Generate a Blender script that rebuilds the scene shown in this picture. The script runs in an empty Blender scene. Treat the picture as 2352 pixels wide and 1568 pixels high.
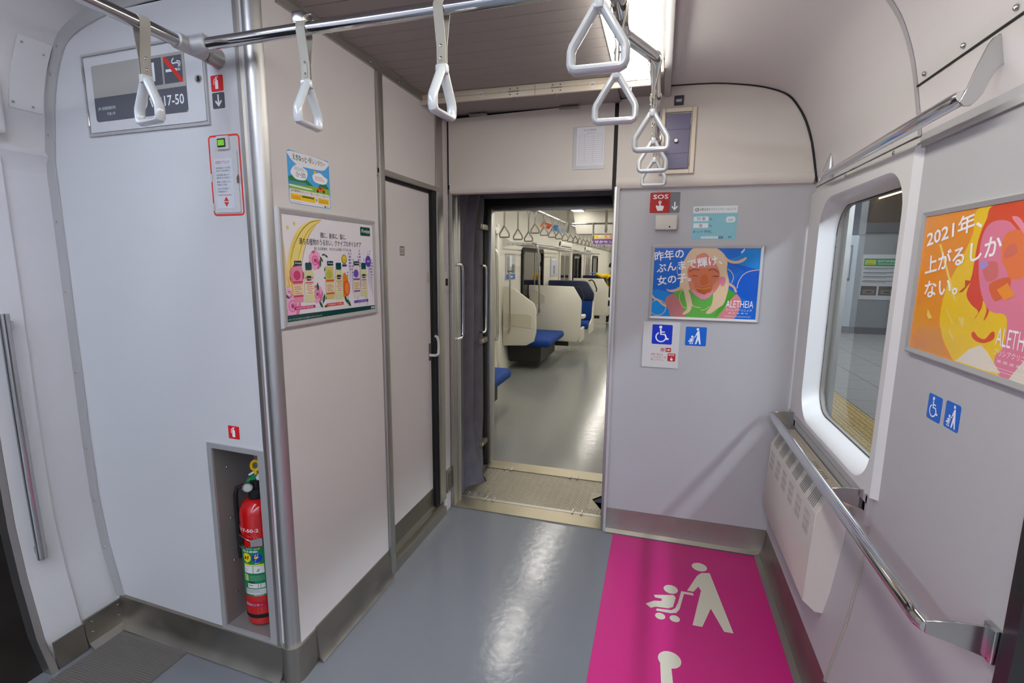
import bpy, bmesh, math, random
from mathutils import Vector, Matrix
random.seed(7)
SC = bpy.context.scene
COL = SC.collection
PI = math.pi

# ------------------------------------------------------------------ camera, world, exposure
CAMROW = ((0.958805, 0.054216, -0.278845), (0.283882, -0.147515, 0.947444), (0.010233, -0.987573, -0.156829))
def make_camera():
    cd = bpy.data.cameras.new('camera'); cam = bpy.data.objects.new('camera', cd); COL.objects.link(cam)
    cd.sensor_width = 36.0; cd.lens = 1143.7/2352*36.0; cd.clip_start = 0.02; cd.clip_end = 200
    m = Matrix(((CAMROW[0][0], -CAMROW[0][1], -CAMROW[0][2], 0),
                (CAMROW[1][0], -CAMROW[1][1], -CAMROW[1][2], 0),
                (CAMROW[2][0], -CAMROW[2][1], -CAMROW[2][2], 1.5), (0, 0, 0, 1)))
    cam.matrix_world = m
    SC.camera = cam
make_camera()
w = bpy.data.worlds.new('world'); SC.world = w; w.use_nodes = True
w.node_tree.nodes['Background'].inputs[0].default_value = (0.30, 0.34, 0.42, 1)
w.node_tree.nodes['Background'].inputs[1].default_value = 0.12
SC.view_settings.view_transform = 'Standard'; SC.view_settings.look = 'None'
SC.view_settings.gamma = 1.0; SC.view_settings.use_curve_mapping = False
SC.view_settings.exposure = 0.0

def area(name, loc, target, sx, sy, power, col):
    l = bpy.data.lights.new(name, 'AREA'); l.shape = 'RECTANGLE'; l.size = sx; l.size_y = sy
    l.energy = power; l.color = col
    o = bpy.data.objects.new(name, l); COL.objects.link(o); o.location = loc
    d = Vector(target) - Vector(loc)
    o.rotation_euler = d.to_track_quat('-Z', 'Y').to_euler()
    return o
# platform canopy lamps outside the open door on the right
area('platform_lamp_light', (1.72, 0.6, 2.46), (0.15, 0.6, 0.9), 5.5, 0.09, 150, (0.80, 0.86, 1.0))
# the lamps over the platform beyond the window
area('platform_far_light', (3.4, 9.5, 3.2), (3.4, 9.5, 0), 2.0, 8.0, 170, (0.86, 0.92, 1.0))
LAMP = 13.0        # radiance of the car's fluorescent diffusers
FARLAMP = 15.0

# ------------------------------------------------------------------ materials
def lin(h):
    h = h.lstrip('#'); o = []
    for i in (0, 2, 4):
        c = int(h[i:i+2], 16)/255.0
        o.append(c/12.92 if c <= 0.04045 else ((c+0.055)/1.055)**2.4)
    return (o[0], o[1], o[2], 1.0)
_m = {}
def mat(name, col='#808080', rough=0.5, metal=0.0, spec=0.5, emit=None, emis=0.0, bump=0.0, bscale=300.0,
        stretch=None, var=0.0, vscale=8.0, aniso=0.0, alpha=None, coat=0.0, trans=0.0, ior=1.45):
    if name in _m: return _m[name]
    m = bpy.data.materials.new(name); m.use_nodes = True; nt = m.node_tree
    b = nt.nodes['Principled BSDF']
    b.inputs['Base Color'].default_value = lin(col); b.inputs['Roughness'].default_value = rough
    b.inputs['Metallic'].default_value = metal; b.inputs['Specular IOR Level'].default_value = spec
    b.inputs['Coat Weight'].default_value = coat; b.inputs['IOR'].default_value = ior
    b.inputs['Transmission Weight'].default_value = trans
    if emit:
        b.inputs['Emission Color'].default_value = lin(emit); b.inputs['Emission Strength'].default_value = emis
    if bump or var:
        tc = nt.nodes.new('ShaderNodeTexCoord'); mp = nt.nodes.new('ShaderNodeMapping')
        nt.links.new(tc.outputs['Object'], mp.inputs[0])
        if stretch: mp.inputs['Scale'].default_value = stretch
    if var:
        n = nt.nodes.new('ShaderNodeTexNoise'); n.inputs['Scale'].default_value = vscale; n.inputs['Detail'].default_value = 5
        nt.links.new(mp.outputs[0], n.inputs['Vector'])
        mx = nt.nodes.new('ShaderNodeMix'); mx.data_type = 'RGBA'; mx.blend_type = 'MULTIPLY'
        mr = nt.nodes.new('ShaderNodeMapRange'); mr.inputs[1].default_value = 0.3; mr.inputs[2].default_value = 0.7
        mr.inputs[3].default_value = 1-var; mr.inputs[4].default_value = 1.0
        nt.links.new(n.outputs[0], mr.inputs[0])
        mx.inputs[0].default_value = 1.0; mx.inputs[6].default_value = lin(col)
        nt.links.new(mr.outputs[0], mx.inputs[7]); nt.links.new(mx.outputs[2], b.inputs['Base Color'])
        mr2 = nt.nodes.new('ShaderNodeMapRange'); mr2.inputs[1].default_value = 0.3; mr2.inputs[2].default_value = 0.7
        mr2.inputs[3].default_value = rough*0.85; mr2.inputs[4].default_value = min(1, rough*1.2)
        nt.links.new(n.outputs[0], mr2.inputs[0]); nt.links.new(mr2.outputs[0], b.inputs['Roughness'])
    if bump:
        n2 = nt.nodes.new('ShaderNodeTexNoise'); n2.inputs['Scale'].default_value = bscale; n2.inputs['Detail'].default_value = 3
        nt.links.new(mp.outputs[0], n2.inputs['Vector'])
        bp = nt.nodes.new('ShaderNodeBump'); bp.inputs['Strength'].default_value = bump; bp.inputs['Distance'].default_value = 0.002
        nt.links.new(n2.outputs[0], bp.inputs['Height']); nt.links.new(bp.outputs[0], b.inputs['Normal'])
    _m[name] = m; return m
GLOSSY = [False]
def ink(h):
    if GLOSSY[0]: return mat('poster_ink_'+h.strip('#').lower(), h, 0.16, spec=0.5, coat=0.25)
    return mat('print_'+h.strip('#').lower(), h, 0.35, spec=0.4)

WALL_SHADED = mat('melamine_panel_shaded', '#B2B1B1', 0.42, spec=0.4, bump=0.12, bscale=700, var=0.03, vscale=500)  # wall melamine darkened: shading falloff on side and end walls put into the colour
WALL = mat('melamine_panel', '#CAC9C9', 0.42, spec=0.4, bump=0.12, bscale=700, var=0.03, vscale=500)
BEIGE = mat('beige_panel', '#CDC9C6', 0.45, spec=0.4, bump=0.15, bscale=600, var=0.03, vscale=400)
HATCH = mat('hatch_panel', '#D3CCC1', 0.45, spec=0.4, bump=0.15, bscale=600, var=0.03, vscale=400)
FRP = mat('moulded_panel', '#CFCDCA', 0.38, spec=0.5)
CEIL = mat('ceiling_plank', '#8F8883', 0.5, bump=0.1, bscale=500)
COVE = mat('cove_panel', '#CECAC7', 0.42, bump=0.1, bscale=600)
STEEL = mat('brushed_steel', '#B4B1AB', 0.40, metal=1.0, bump=0.08, bscale=60, stretch=(60, 1, 60), var=0.08, vscale=6)
STEELV = mat('brushed_steel_upright', '#BAB8B4', 0.42, metal=1.0, bump=0.06, bscale=60, stretch=(60, 60, 1))
DSTEEL = mat('dull_steel', '#958F82', 0.48, metal=1.0, var=0.15, vscale=14, bump=0.1, bscale=120)
KICK = mat('kick_plate_steel', '#9F998F', 0.46, metal=1.0, var=0.08, vscale=14, bump=0.08, bscale=90)
ALU = mat('anodised_aluminium', '#BDBCBA', 0.5, metal=0.55)
CREAMALU = mat('cream_aluminium', '#CFC3AE', 0.4, metal=0.25)
SILL = mat('worn_sill_metal', '#A8A08C', 0.38, metal=0.9, var=0.15, vscale=12)
CHROME = mat('chrome', '#D8D8DA', 0.08, metal=1.0)
SATIN = mat('satin_steel', '#BDBCBA', 0.2, metal=1.0)
FLOOR = mat('floor_vinyl', '#74777B', 0.17, spec=0.6, bump=0.30, bscale=30, var=0.02, vscale=30)
RIBF = mat('ribbed_rubber', '#6C6862', 0.5, bump=0.5, bscale=260, stretch=(0.05, 1, 1))
MAGENTA = mat('magenta_vinyl', '#C22277', 0.36, spec=0.5, var=0.06, vscale=40, bump=0.1, bscale=60)
BLACK = mat('black_rubber', '#0E0E0F', 0.6)
DARK = mat('dark_frame', '#2B2926', 0.5, metal=0.3)
STRAPM = mat('strap_belt', '#A09C90', 0.45, bump=0.1, bscale=200)
HANDLE = mat('strap_handle_resin', '#C6CACA', 0.16, spec=0.6, coat=0.4)
HANDLEF = mat('strap_handle_grey', '#77736A', 0.35, spec=0.4)
CANVAS = mat('gangway_canvas', '#6A6872', 0.75, bump=0.5, bscale=40, var=0.35, vscale=9)
def clear_glass():
    m = bpy.data.materials.new('window_glass'); m.use_nodes = True; nt = m.node_tree; nt.nodes.clear()
    o = nt.nodes.new('ShaderNodeOutputMaterial'); mx = nt.nodes.new('ShaderNodeMixShader'); tr = nt.nodes.new('ShaderNodeBsdfTransparent'); g = nt.nodes.new('ShaderNodeBsdfGlossy'); f = nt.nodes.new('ShaderNodeFresnel'); ge = nt.nodes.new('ShaderNodeNewGeometry'); mu = nt.nodes.new('ShaderNodeMath'); mu.operation = 'SUBTRACT'; mu.use_clamp = True
    tr.inputs[0].default_value = (.90, .93, .93, 1); g.inputs['Roughness'].default_value = .01; f.inputs[0].default_value = 1.28
    nt.links.new(f.outputs[0], mu.inputs[0]); nt.links.new(ge.outputs['Backfacing'], mu.inputs[1]); nt.links.new(mu.outputs[0], mx.inputs[0]); nt.links.new(tr.outputs[0], mx.inputs[1]); nt.links.new(g.outputs[0], mx.inputs[2]); nt.links.new(mx.outputs[0], o.inputs[0]); return m
GLASS = clear_glass()
DGLASS = mat('dark_window_glass', '#0B0D10', 0.05, spec=0.8)
LAMPM = mat('lamp_diffuser', '#FFFFFF', 0.4, emit='#FFFBF4', emis=LAMP)
LAMPC = mat('lamp_diffuser_cool', '#FFFFFF', 0.4, emit='#DCE8FF', emis=LAMP*1.6)
LAMPF = mat('far_lamp_diffuser', '#FFFFFF', 0.4, emit='#FFFAF0', emis=FARLAMP)
TUBEM = mat('platform_tube', '#FFFFFF', 0.4, emit='#FFE28A', emis=6)
RED = mat('extinguisher_red', '#C00A0C', 0.2, spec=0.6, coat=0.5)
BLUESEAT = mat('blue_moquette', '#0D3F8C', 0.9, bump=0.4, bscale=300, var=0.3, vscale=60)
NAVY = mat('navy_vinyl', '#16203F', 0.4)
CREAM = mat('cream_moulding', '#D4D0C2', 0.4, var=0.03, vscale=300)
FARWALL = mat('cream_wall_panel', '#DEDBD0', 0.4)
FARFLOOR = mat('far_floor_vinyl', '#7C7E7C', 0.17, spec=0.6, bump=0.28, bscale=30, var=0.02, vscale=20)
PLAT = mat('platform_tile', '#8E8C8B', 0.6, var=0.12, vscale=6)
TACT = mat('tactile_yellow', '#C2A24E', 0.6, var=0.15, vscale=10)
BWALL = mat('station_wall', '#B9C3CC', 0.5)
BWALL2 = mat('station_wall_grey', '#8E9299', 0.5)
GREYPL = mat('grey_plastic', '#A9A598', 0.5)
WHITEPL = mat('white_plastic', '#C9C8C4', 0.4)
FAB_Y = mat('yellow_cloth', '#E0B512', 0.8)
FAB_K = mat('black_cloth', '#14130F', 0.8)
FAB_N = mat('navy_cloth', '#1B2236', 0.8)
SKIN = mat('skin', '#C79070', 0.6)
GLOVE = mat('blue_glove', '#2E7FD0', 0.5)
WHITEC = mat('white_cloth', '#DDDDDD', 0.7)
HAIRM = mat('dark_hair', '#15110E', 0.6)

# ------------------------------------------------------------------ mesh builder
class MB:
    def __init__(s): s.v = []; s.f = []; s.mi = []; s.mats = []
    def _k(s, m):
        if m not in s.mats: s.mats.append(m)
        return s.mats.index(m)
    def add(s, vs, fs, m):
        b = len(s.v); k = s._k(m)
        s.v += [tuple(v) for v in vs]
        for f in fs: s.f.append([b+i for i in f]); s.mi.append(k)
        return s
    def box(s, x0, x1, y0, y1, z0, z1, m, bev=0.0, seg=2):
        if bev:
            bm = bmesh.new(); bmesh.ops.create_cube(bm, size=1)
            for v in bm.verts:
                v.co = Vector(((x0+x1)/2+v.co.x*(x1-x0), (y0+y1)/2+v.co.y*(y1-y0), (z0+z1)/2+v.co.z*(z1-z0)))
            bmesh.ops.bevel(bm, geom=bm.edges[:], offset=bev, segments=seg, profile=0.5, affect='EDGES')
            s.bm(bm, m); return s
        v = [(x0,y0,z0),(x1,y0,z0),(x1,y1,z0),(x0,y1,z0),(x0,y0,z1),(x1,y0,z1),(x1,y1,z1),(x0,y1,z1)]
        return s.add(v, [(0,3,2,1),(4,5,6,7),(0,1,5,4),(1,2,6,5),(2,3,7,6),(3,0,4,7)], m)
    def bm(s, bm, m):
        bm.verts.index_update()
        s.add([v.co for v in bm.verts], [[v.index for v in f.verts] for f in bm.faces], m); bm.free(); return s
    def prism(s, pts, vec, m, bev=0.0, seg=2):
        n = len(pts); vec = Vector(vec); P = [Vector(p) for p in pts]
        if bev:
            bm = bmesh.new(); a = [bm.verts.new(p) for p in P]; b = [bm.verts.new(p+vec) for p in P]
            bm.faces.new(a[::-1]); bm.faces.new(b)
            for i in range(n): bm.faces.new((a[i], a[(i+1) % n], b[(i+1) % n], b[i]))
            bmesh.ops.recalc_face_normals(bm, faces=bm.faces[:])
            bmesh.ops.bevel(bm, geom=bm.edges[:], offset=bev, segments=seg, profile=0.5, affect='EDGES', clamp_overlap=True)
            return s.bm(bm, m)
        v = P + [p+vec for p in P]
        f = [list(range(n))[::-1], list(range(n, 2*n))] + [(i, (i+1) % n, n+(i+1) % n, n+i) for i in range(n)]
        return s.add(v, f, m)
    def sheet(s, prof, vec, m):                       # open profile swept along vec
        vec = Vector(vec); P = [Vector(p) for p in prof]; n = len(P)
        return s.add(P+[p+vec for p in P], [(i, i+1, n+i+1, n+i) for i in range(n-1)], m)
    def slabsheet(s, prof, th, vec, m):               # thick profile: offset given as a vector
        P = [Vector(p) for p in prof]; th = Vector(th)
        return s.prism(P+[p+th for p in P[::-1]], vec, m)
    def tube(s, path, r, m, seg=12, closed=False, caps=True, rb=None, up=(0,0,1)):
        P = [Vector(p) for p in path]; n = len(P); rb = rb or r
        vs = []; fs = []
        ref = Vector(up)
        prevx = None
        for i in range(n):
            if closed: t = (P[(i+1) % n]-P[i-1])
            else: t = P[min(i+1, n-1)]-P[max(i-1, 0)]
            t.normalize()
            if prevx is None:
                x = ref.cross(t)
                if x.length < 1e-3: x = Vector((1,0,0)).cross(t)
                if x.length < 1e-3: x = Vector((0,1,0)).cross(t)
            else: x = prevx - t*prevx.dot(t)
            x.normalize(); prevx = x; y = t.cross(x)
            rr = r[i] if isinstance(r, (list, tuple)) else r
            rr2 = rr if isinstance(r, (list, tuple)) else rb
            for k in range(seg):
                a = 2*PI*k/seg; vs.append(P[i]+x*math.cos(a)*rr+y*math.sin(a)*rr2)
        m_ = n if closed else n-1
        for i in range(m_):
            j = (i+1) % n
            for k in range(seg):
                l = (k+1) % seg; fs.append((i*seg+k, i*seg+l, j*seg+l, j*seg+k))
        if caps and not closed:
            fs.append(list(range(seg))[::-1]); fs.append([(n-1)*seg+k for k in range(seg)])
        return s.add(vs, fs, m)
    def rev(s, prof, c, m, seg=24, ax='z', a0=0.0, a1=2*PI):
        full = abs(a1-a0-2*PI) < 1e-6; ns = seg if full else seg+1; vs = []; fs = []
        for r, h in prof:
            for k in range(ns):
                a = a0+(a1-a0)*k/seg
                q = (r*math.cos(a), r*math.sin(a), h)
                if ax == 'y': q = (q[0], q[2], q[1])
                if ax == 'x': q = (q[2], q[0], q[1])
                vs.append((c[0]+q[0], c[1]+q[1], c[2]+q[2]))
        for i in range(len(prof)-1):
            for k in range(seg):
                l = (k+1) % ns; fs.append((i*ns+k, i*ns+l, (i+1)*ns+l, (i+1)*ns+k))
        return s.add(vs, fs, m)
    def disc(s, c, r, h, m, ax='z', seg=16):
        return s.rev([(0.0001, h), (r*0.85, h), (r, h*0.6), (r, 0)], c, m, seg, ax)

ORG = {}
def tag(o, label=None, cat=None, group=None, kind=None):
    if label: o['label'] = label
    if cat: o['category'] = cat
    if group: o['group'] = group
    if kind: o['kind'] = kind
    return o
def obj(name, mb, parent=None, label=None, cat=None, group=None, kind=None, org=None, sharp=0.6):
    me = bpy.data.meshes.new(name)
    if parent is not None: o3 = ORG[parent.name]
    elif org is not None: o3 = Vector(org)
    else:
        xs = [v[0] for v in mb.v]; ys = [v[1] for v in mb.v]; zs = [v[2] for v in mb.v]
        o3 = Vector(((min(xs)+max(xs))/2, (min(ys)+max(ys))/2, min(zs)))
    me.from_pydata([Vector(v)-o3 for v in mb.v], [], mb.f)
    for m in mb.mats: me.materials.append(m)
    me.polygons.foreach_set('material_index', mb.mi)
    flat = isinstance(mb, P)
    me.polygons.foreach_set('use_smooth', [not flat]*len(me.polygons))
    me.update()
    if not flat: me.set_sharp_from_angle(angle=sharp)
    o = bpy.data.objects.new(name, me); COL.objects.link(o)
    if parent is not None: o.parent = parent
    else: o.location = o3
    ORG[o.name] = o3
    return tag(o, label, cat, group, kind)
def empty(name, loc, label, cat, group=None, rz=0.0):
    o = bpy.data.objects.new(name, None); COL.objects.link(o); o.location = loc; o.rotation_euler = (0, 0, rz)
    o.empty_display_size = 0.05
    ORG[o.name] = Vector(loc); return tag(o, label, cat, group)
def struct(name, mb, **k): return obj(name, mb, kind='structure', **k)
def link_copy(o, parent=None):
    c = o.copy(); COL.objects.link(c)
    if parent is not None: c.parent = parent
    for ch in [x for x in bpy.data.objects if x.parent == o and x != c]: link_copy(ch, c)
    ORG[c.name] = ORG[o.name]
    return c
def dup(root, kids, loc, rz, label, group=None):        # kids: {child: [grandchildren]}
    r = root.copy(); COL.objects.link(r); r.location = loc; r.rotation_euler = (0, 0, rz)
    r['label'] = label
    if group: r['group'] = group
    for ch, gs in kids:
        c = ch.copy(); COL.objects.link(c); c.parent = r
        for g in gs:
            d = g.copy(); COL.objects.link(d); d.parent = c
    return r
def piece(src, loc, parent):
    c = src.copy(); COL.objects.link(c); c.parent = parent; c.location = loc; return c

# ------------------------------------------------------------------ flat print on a surface
def cat_(pts, closed=True, n=6):
    N = len(pts); out = []
    rng = N if closed else N-1
    for i in range(rng):
        g = (lambda k: pts[k % N]) if closed else (lambda k: pts[max(0, min(N-1, k))])
        p0, p1, p2, p3 = g(i-1), g(i), g(i+1), g(i+2)
        for k in range(n):
            t = k/n; t2 = t*t; t3 = t2*t
            out.append(tuple(0.5*((2*p1[a])+(-p0[a]+p2[a])*t+(2*p0[a]-5*p1[a]+4*p2[a]-p3[a])*t2+(-p0[a]+3*p1[a]-3*p2[a]+p3[a])*t3) for a in (0, 1)))
    if not closed: out.append(tuple(pts[-1]))
    return out
_tx = {}
def glyphs(s, off):
    if (s, off) in _tx: return _tx[(s, off)]
    c = bpy.data.curves.new('t', 'FONT'); c.body = s; c.resolution_u = 2; c.offset = off
    o = bpy.data.objects.new('t', c); COL.objects.link(o); bpy.context.view_layer.update()
    me = bpy.data.meshes.new_from_object(o.evaluated_get(bpy.context.evaluated_depsgraph_get()))
    vs = [(v.co.x, v.co.y) for v in me.vertices]; fs = [list(p.vertices) for p in me.polygons]
    bpy.data.objects.remove(o); bpy.data.curves.remove(c); bpy.data.meshes.remove(me)
    x0 = min(v[0] for v in vs); x1 = max(v[0] for v in vs); y0 = min(v[1] for v in vs); y1 = max(v[1] for v in vs)
    _tx[(s, off)] = ([(x-x0, y-y0) for x, y in vs], fs, x1-x0, y1-y0); return _tx[(s, off)]
class P(MB):
    STEP = 0.00012
    def __init__(s, fn):
        MB.__init__(s); s.k = 0
        s.fn = lambda a, b, c: fn(a, b, c+s.k*3e-6)
    def bump(s): s.k += 1
    def poly(s, pts, h, lv=1, smooth=False):
        s.k += 1; pts = [tuple(p) for p in pts]
        if smooth: pts = cat_(pts)
        m = ink(h) if isinstance(h, str) else h
        return s.add([s.fn(a, b, lv*s.STEP) for a, b in pts], [list(range(len(pts)))], m)
    def rect(s, a0, a1, b0, b1, h, lv=1, r=0.0):
        if not r: return s.poly([(a0,b0),(a1,b0),(a1,b1),(a0,b1)], h, lv)
        pts = []
        for cx, cy, q in ((a1-r,b0+r,-1),(a1-r,b1-r,0),(a0+r,b1-r,1),(a0+r,b0+r,2)):
            for k in range(5):
                t = PI/2*(q+k/4); pts.append((cx+r*math.cos(t), cy+r*math.sin(t)))
        return s.poly(pts, h, lv)
    def circ(s, a, b, r, h, lv=1, rb=None, n=24):
        rb = rb or r
        return s.poly([(a+r*math.cos(2*PI*k/n), b+rb*math.sin(2*PI*k/n)) for k in range(n)], h, lv)
    def ring(s, a, b, r, wd, h, lv=1, a0=0, a1=2*PI, n=28):
        pts = [(a+r*math.cos(a0+(a1-a0)*k/n), b+r*math.sin(a0+(a1-a0)*k/n)) for k in range(n+1)]
        return s.stroke(pts, wd, h, lv, smooth=False)
    def stroke(s, pts, wd, h, lv=1, smooth=True, taper=False):
        s.k += 1
        if smooth: pts = cat_(pts, False, 6)
        n = len(pts); L = []; m = ink(h) if isinstance(h, str) else h
        for i, p in enumerate(pts):
            q0 = pts[max(0, i-1)]; q1 = pts[min(n-1, i+1)]
            dx, dy = q1[0]-q0[0], q1[1]-q0[1]; d = math.hypot(dx, dy) or 1
            w_ = wd/2*((1-abs(2*i/(n-1)-1)**2)*0.8+0.2 if taper else 1)
            L.append((p[0]-dy/d*w_, p[1]+dx/d*w_)); L.append((p[0]+dy/d*w_, p[1]-dx/d*w_))
        return s.add([s.fn(a, b, lv*s.STEP) for a, b in L], [(2*i, 2*i+1, 2*i+3, 2*i+2) for i in range(n-1)], m)
    def text(s, t, a, b, h, col, lv=2, w=None, al='L', rot=0.0, off=0.0, shear=0.0):
        s.k += 1; vs, fs, W, H = glyphs(t, off); sy = h/H; sx = (w/W) if w else sy
        ww = W*sx; ox = {'L': 0, 'C': -ww/2, 'R': -ww}[al]; c, n_ = math.cos(rot), math.sin(rot)
        m = ink(col) if isinstance(col, str) else col; out = []
        for x, y in vs:
            x2 = x*sx+ox+shear*y*sy; y2 = y*sy
            out.append(s.fn(a+x2*c-y2*n_, b+x2*n_+y2*c, lv*s.STEP))
        return s.add(out, fs, m)
def wheelchair(p, cx, cy, sz, col, lv=2):
    q = lambda x, y: (cx+x*sz, cy+y*sz)
    p.circ(*q(-0.08, 0.36), 0.075*sz, col, lv)
    p.stroke([q(-0.075, 0.27), q(-0.055, 0.0), q(0.14, 0.0), q(0.24, -0.24)], 0.075*sz, col, lv, smooth=False)
    p.stroke([q(0.22, -0.25), q(0.33, -0.20)], 0.06*sz, col, lv, smooth=False)
    p.stroke([q(-0.06, 0.12), q(0.13, 0.12)], 0.055*sz, col, lv, smooth=False)
    p.ring(*q(-0.045, -0.13), 0.235*sz, 0.06*sz, col, lv, a0=PI*0.66, a1=PI*1.92)
STROL = dict(body=[(.311,2.428),(.272,2.418),(.249,2.386),(.198,2.255),(.226,2.255),(.25,2.302),(.26,2.274),(.209,2.025),(.247,2.025),(.292,2.156),(.332,2.023),(.368,2.024)],
  baby=[(.05,2.178),(.055,2.161),(.085,2.161),(.083,2.144),(.052,2.137),(.015,2.105),(.038,2.083),(.059,2.098),(.111,2.102),(.132,2.117),(.146,2.187),(.137,2.203)],
  frame=[(.171,2.242),(.223,2.244),(.225,2.226),(.183,2.226),(.16,2.111),(.145,2.082),(.12,2.073),(.06,2.072),(.064,2.087),(.125,2.094),(.142,2.113),(.155,2.155)])
def stroller(p, ox, oy, k, col, lv=2):          # the parent-with-pram pictogram, k = scale, origin at its lower left
    t = lambda L: [(ox+(x-0.015)*k, oy+(y-2.02)*k) for x, y in L]
    for key in ('body', 'baby', 'frame'): p.poly(t(STROL[key]), col, lv)
    for x, y, r in ((.266,2.466,.036),(.125,2.242,.032),(.078,2.041,.021),(.138,2.043,.021)):
        a, b = t([(x, y)])[0]; p.circ(a, b, r*k, col, lv)
def ext_icon(p, cx, cy, s, col, lv=2):
    p.rect(cx-0.13*s, cx+0.17*s, cy-0.42*s, cy+0.18*s, col, lv, r=0.05*s)
    p.rect(cx-0.04*s, cx+0.08*s, cy+0.15*s, cy+0.33*s, col, lv)
    p.stroke([(cx-0.02*s, cy+0.3*s), (cx-0.2*s, cy+0.22*s), (cx-0.24*s, cy-0.1*s)], 0.06*s, col, lv)
    p.stroke([(cx-0.1*s, cy+0.38*s), (cx+0.18*s, cy+0.40*s)], 0.05*s, col, lv, smooth=False)
def arrow_dn(p, cx, cy, s, col, lv=2):
    p.stroke([(cx, cy+0.4*s), (cx, cy-0.3*s)], 0.13*s, col, lv, smooth=False)
    p.poly([(cx-0.3*s, cy-0.08*s), (cx-0.3*s, cy-0.02*s), (cx-0.22*s, cy+0.02*s), (cx, cy-0.22*s), (cx+0.22*s, cy+0.02*s), (cx+0.3*s, cy-0.02*s), (cx+0.3*s, cy-0.08*s), (cx, cy-0.42*s)], col, lv)
def hand_icon(p, cx, cy, s, col, lv=2):
    p.poly([(cx-0.07*s, cy+0.35*s), (cx+0.05*s, cy+0.35*s), (cx+0.05*s, cy+0.05*s), (cx+0.32*s, cy+0.0*s), (cx+0.34*s, cy-0.12*s), (cx+0.24*s, cy-0.42*s), (cx-0.2*s, cy-0.42*s), (cx-0.34*s, cy-0.1*s), (cx-0.34*s, cy+0.05*s), (cx-0.24*s, cy+0.08*s), (cx-0.16*s, cy-0.02*s), (cx-0.07*s, cy+0.02*s)], col, lv)
    p.ring(cx-0.01*s, cy+0.33*s, 0.11*s, 0.05*s, col, lv)

YF = 2.69; XT = -1.168; XR = 0.67; ZC = 2.30
PA = 0.045; PC = 1.247                             # partition plane: y + PA*x = PC
def py(x, d=0.0): return PC-PA*x-d
F_far = lambda a, b, c: (a, YF-c, b)
F_bulk = lambda a, b, c: (a, 2.66-c, b)
F_tw = lambda a, b, c: (XT+c, a, b)
F_rw = lambda a, b, c: (XR-c, -a, b)
F_pt = lambda a, b, c: (a-PA*c, py(a)-c, b)
F_fl = lambda a, b, c: (a, b, c)

# ================================================================== THE SETTING: this car
mb = MB(); mb.box(-2.1, 0.62, -13.0, 2.685, -0.04, 0.0, FLOOR)
fl = struct('floor', mb, label='grey vinyl car floor')
mb = MB(); mb.box(-2.02, -1.67, 0.2, 1.295, 0.0, 0.004, RIBF)
for k in range(118):
    y = 0.21+k*0.0091
    mb.box(-2.015, -1.675, y, y+0.005, 0.004, 0.0058, RIBF)
obj('ribbed_strip', mb, fl)

# profile of the car side (half width from the centre line at x = -0.755)
XCEN = -0.755
LOW = [(1.355, 0.13), (1.395, 0.35), (1.418, 0.55), (1.425, 0.80), (1.425, 1.84)]
UP = [(1.423, 1.86), (1.410, 1.93), (1.385, 2.05), (1.352, 2.145), (1.315, 2.21), (1.270, 2.262), (1.20, 2.295), (1.10, 2.32), (0.95, 2.34), (0.75, 2.345)]
def _sm(L, n=3):
    out = []
    for i in range(len(L)-1):
        p0, p1, p2, p3 = L[max(0, i-1)], L[i], L[i+1], L[min(len(L)-1, i+2)]
        for k in range(n):
            t = k/n; out.append(tuple(0.5*(2*p1[a]+(-p0[a]+p2[a])*t+(2*p0[a]-5*p1[a]+4*p2[a]-p3[a])*t*t+(-p0[a]+3*p1[a]-3*p2[a]+p3[a])*t**3) for a in (0, 1)))
    return out+[L[-1]]
UPC = UP; UP = _sm(UP)
def side(pts, sgn): return [(XCEN+sgn*a, z) for a, z in pts]

# right wall, lower part and panel beside the window, door opening beyond it (y < 1.03)
DO0, DO1, DH = -0.35, 1.03, 1.80
def wallseg(mb, pts, sgn, y0, y1, m, th=0.05):
    pr = side(pts, sgn)
    mb.slabsheet([(x, y0, z) for x, z in pr], (sgn*th, 0, 0), (0, y1-y0, 0), m)
mb = MB()
wallseg(mb, LOW[:3]+[(1.425, 0.735)], 1, 1.705, 2.69, WALL_SHADED, 0.02)       # under the window
wallseg(mb, LOW, 1, 1.086, 1.705, WALL_SHADED); mb.box(0.668, 0.72, DO0-0.06, 1.705, 1.835, 1.875, WALL_SHADED)
wallseg(mb, LOW, 1, -13.0, DO0-0.06, WALL_SHADED)
wallseg(mb, [(1.425, DH+0.02), (1.425, 1.84)], 1, DO0-0.06, 1.09, WALL_SHADED)
mb.box(0.69, 0.72, 1.705, 1.74, 0.6, 1.84, WALL_SHADED)
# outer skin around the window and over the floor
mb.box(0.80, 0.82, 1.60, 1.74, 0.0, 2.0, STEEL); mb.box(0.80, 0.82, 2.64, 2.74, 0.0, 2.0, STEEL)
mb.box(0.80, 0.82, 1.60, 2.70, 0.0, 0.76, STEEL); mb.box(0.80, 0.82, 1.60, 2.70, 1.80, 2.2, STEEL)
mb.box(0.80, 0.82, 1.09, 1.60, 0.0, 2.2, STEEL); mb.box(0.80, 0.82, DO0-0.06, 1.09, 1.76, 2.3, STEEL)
wr = struct('wall_right', mb, label='pale grey side wall panels on the window side')
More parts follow.
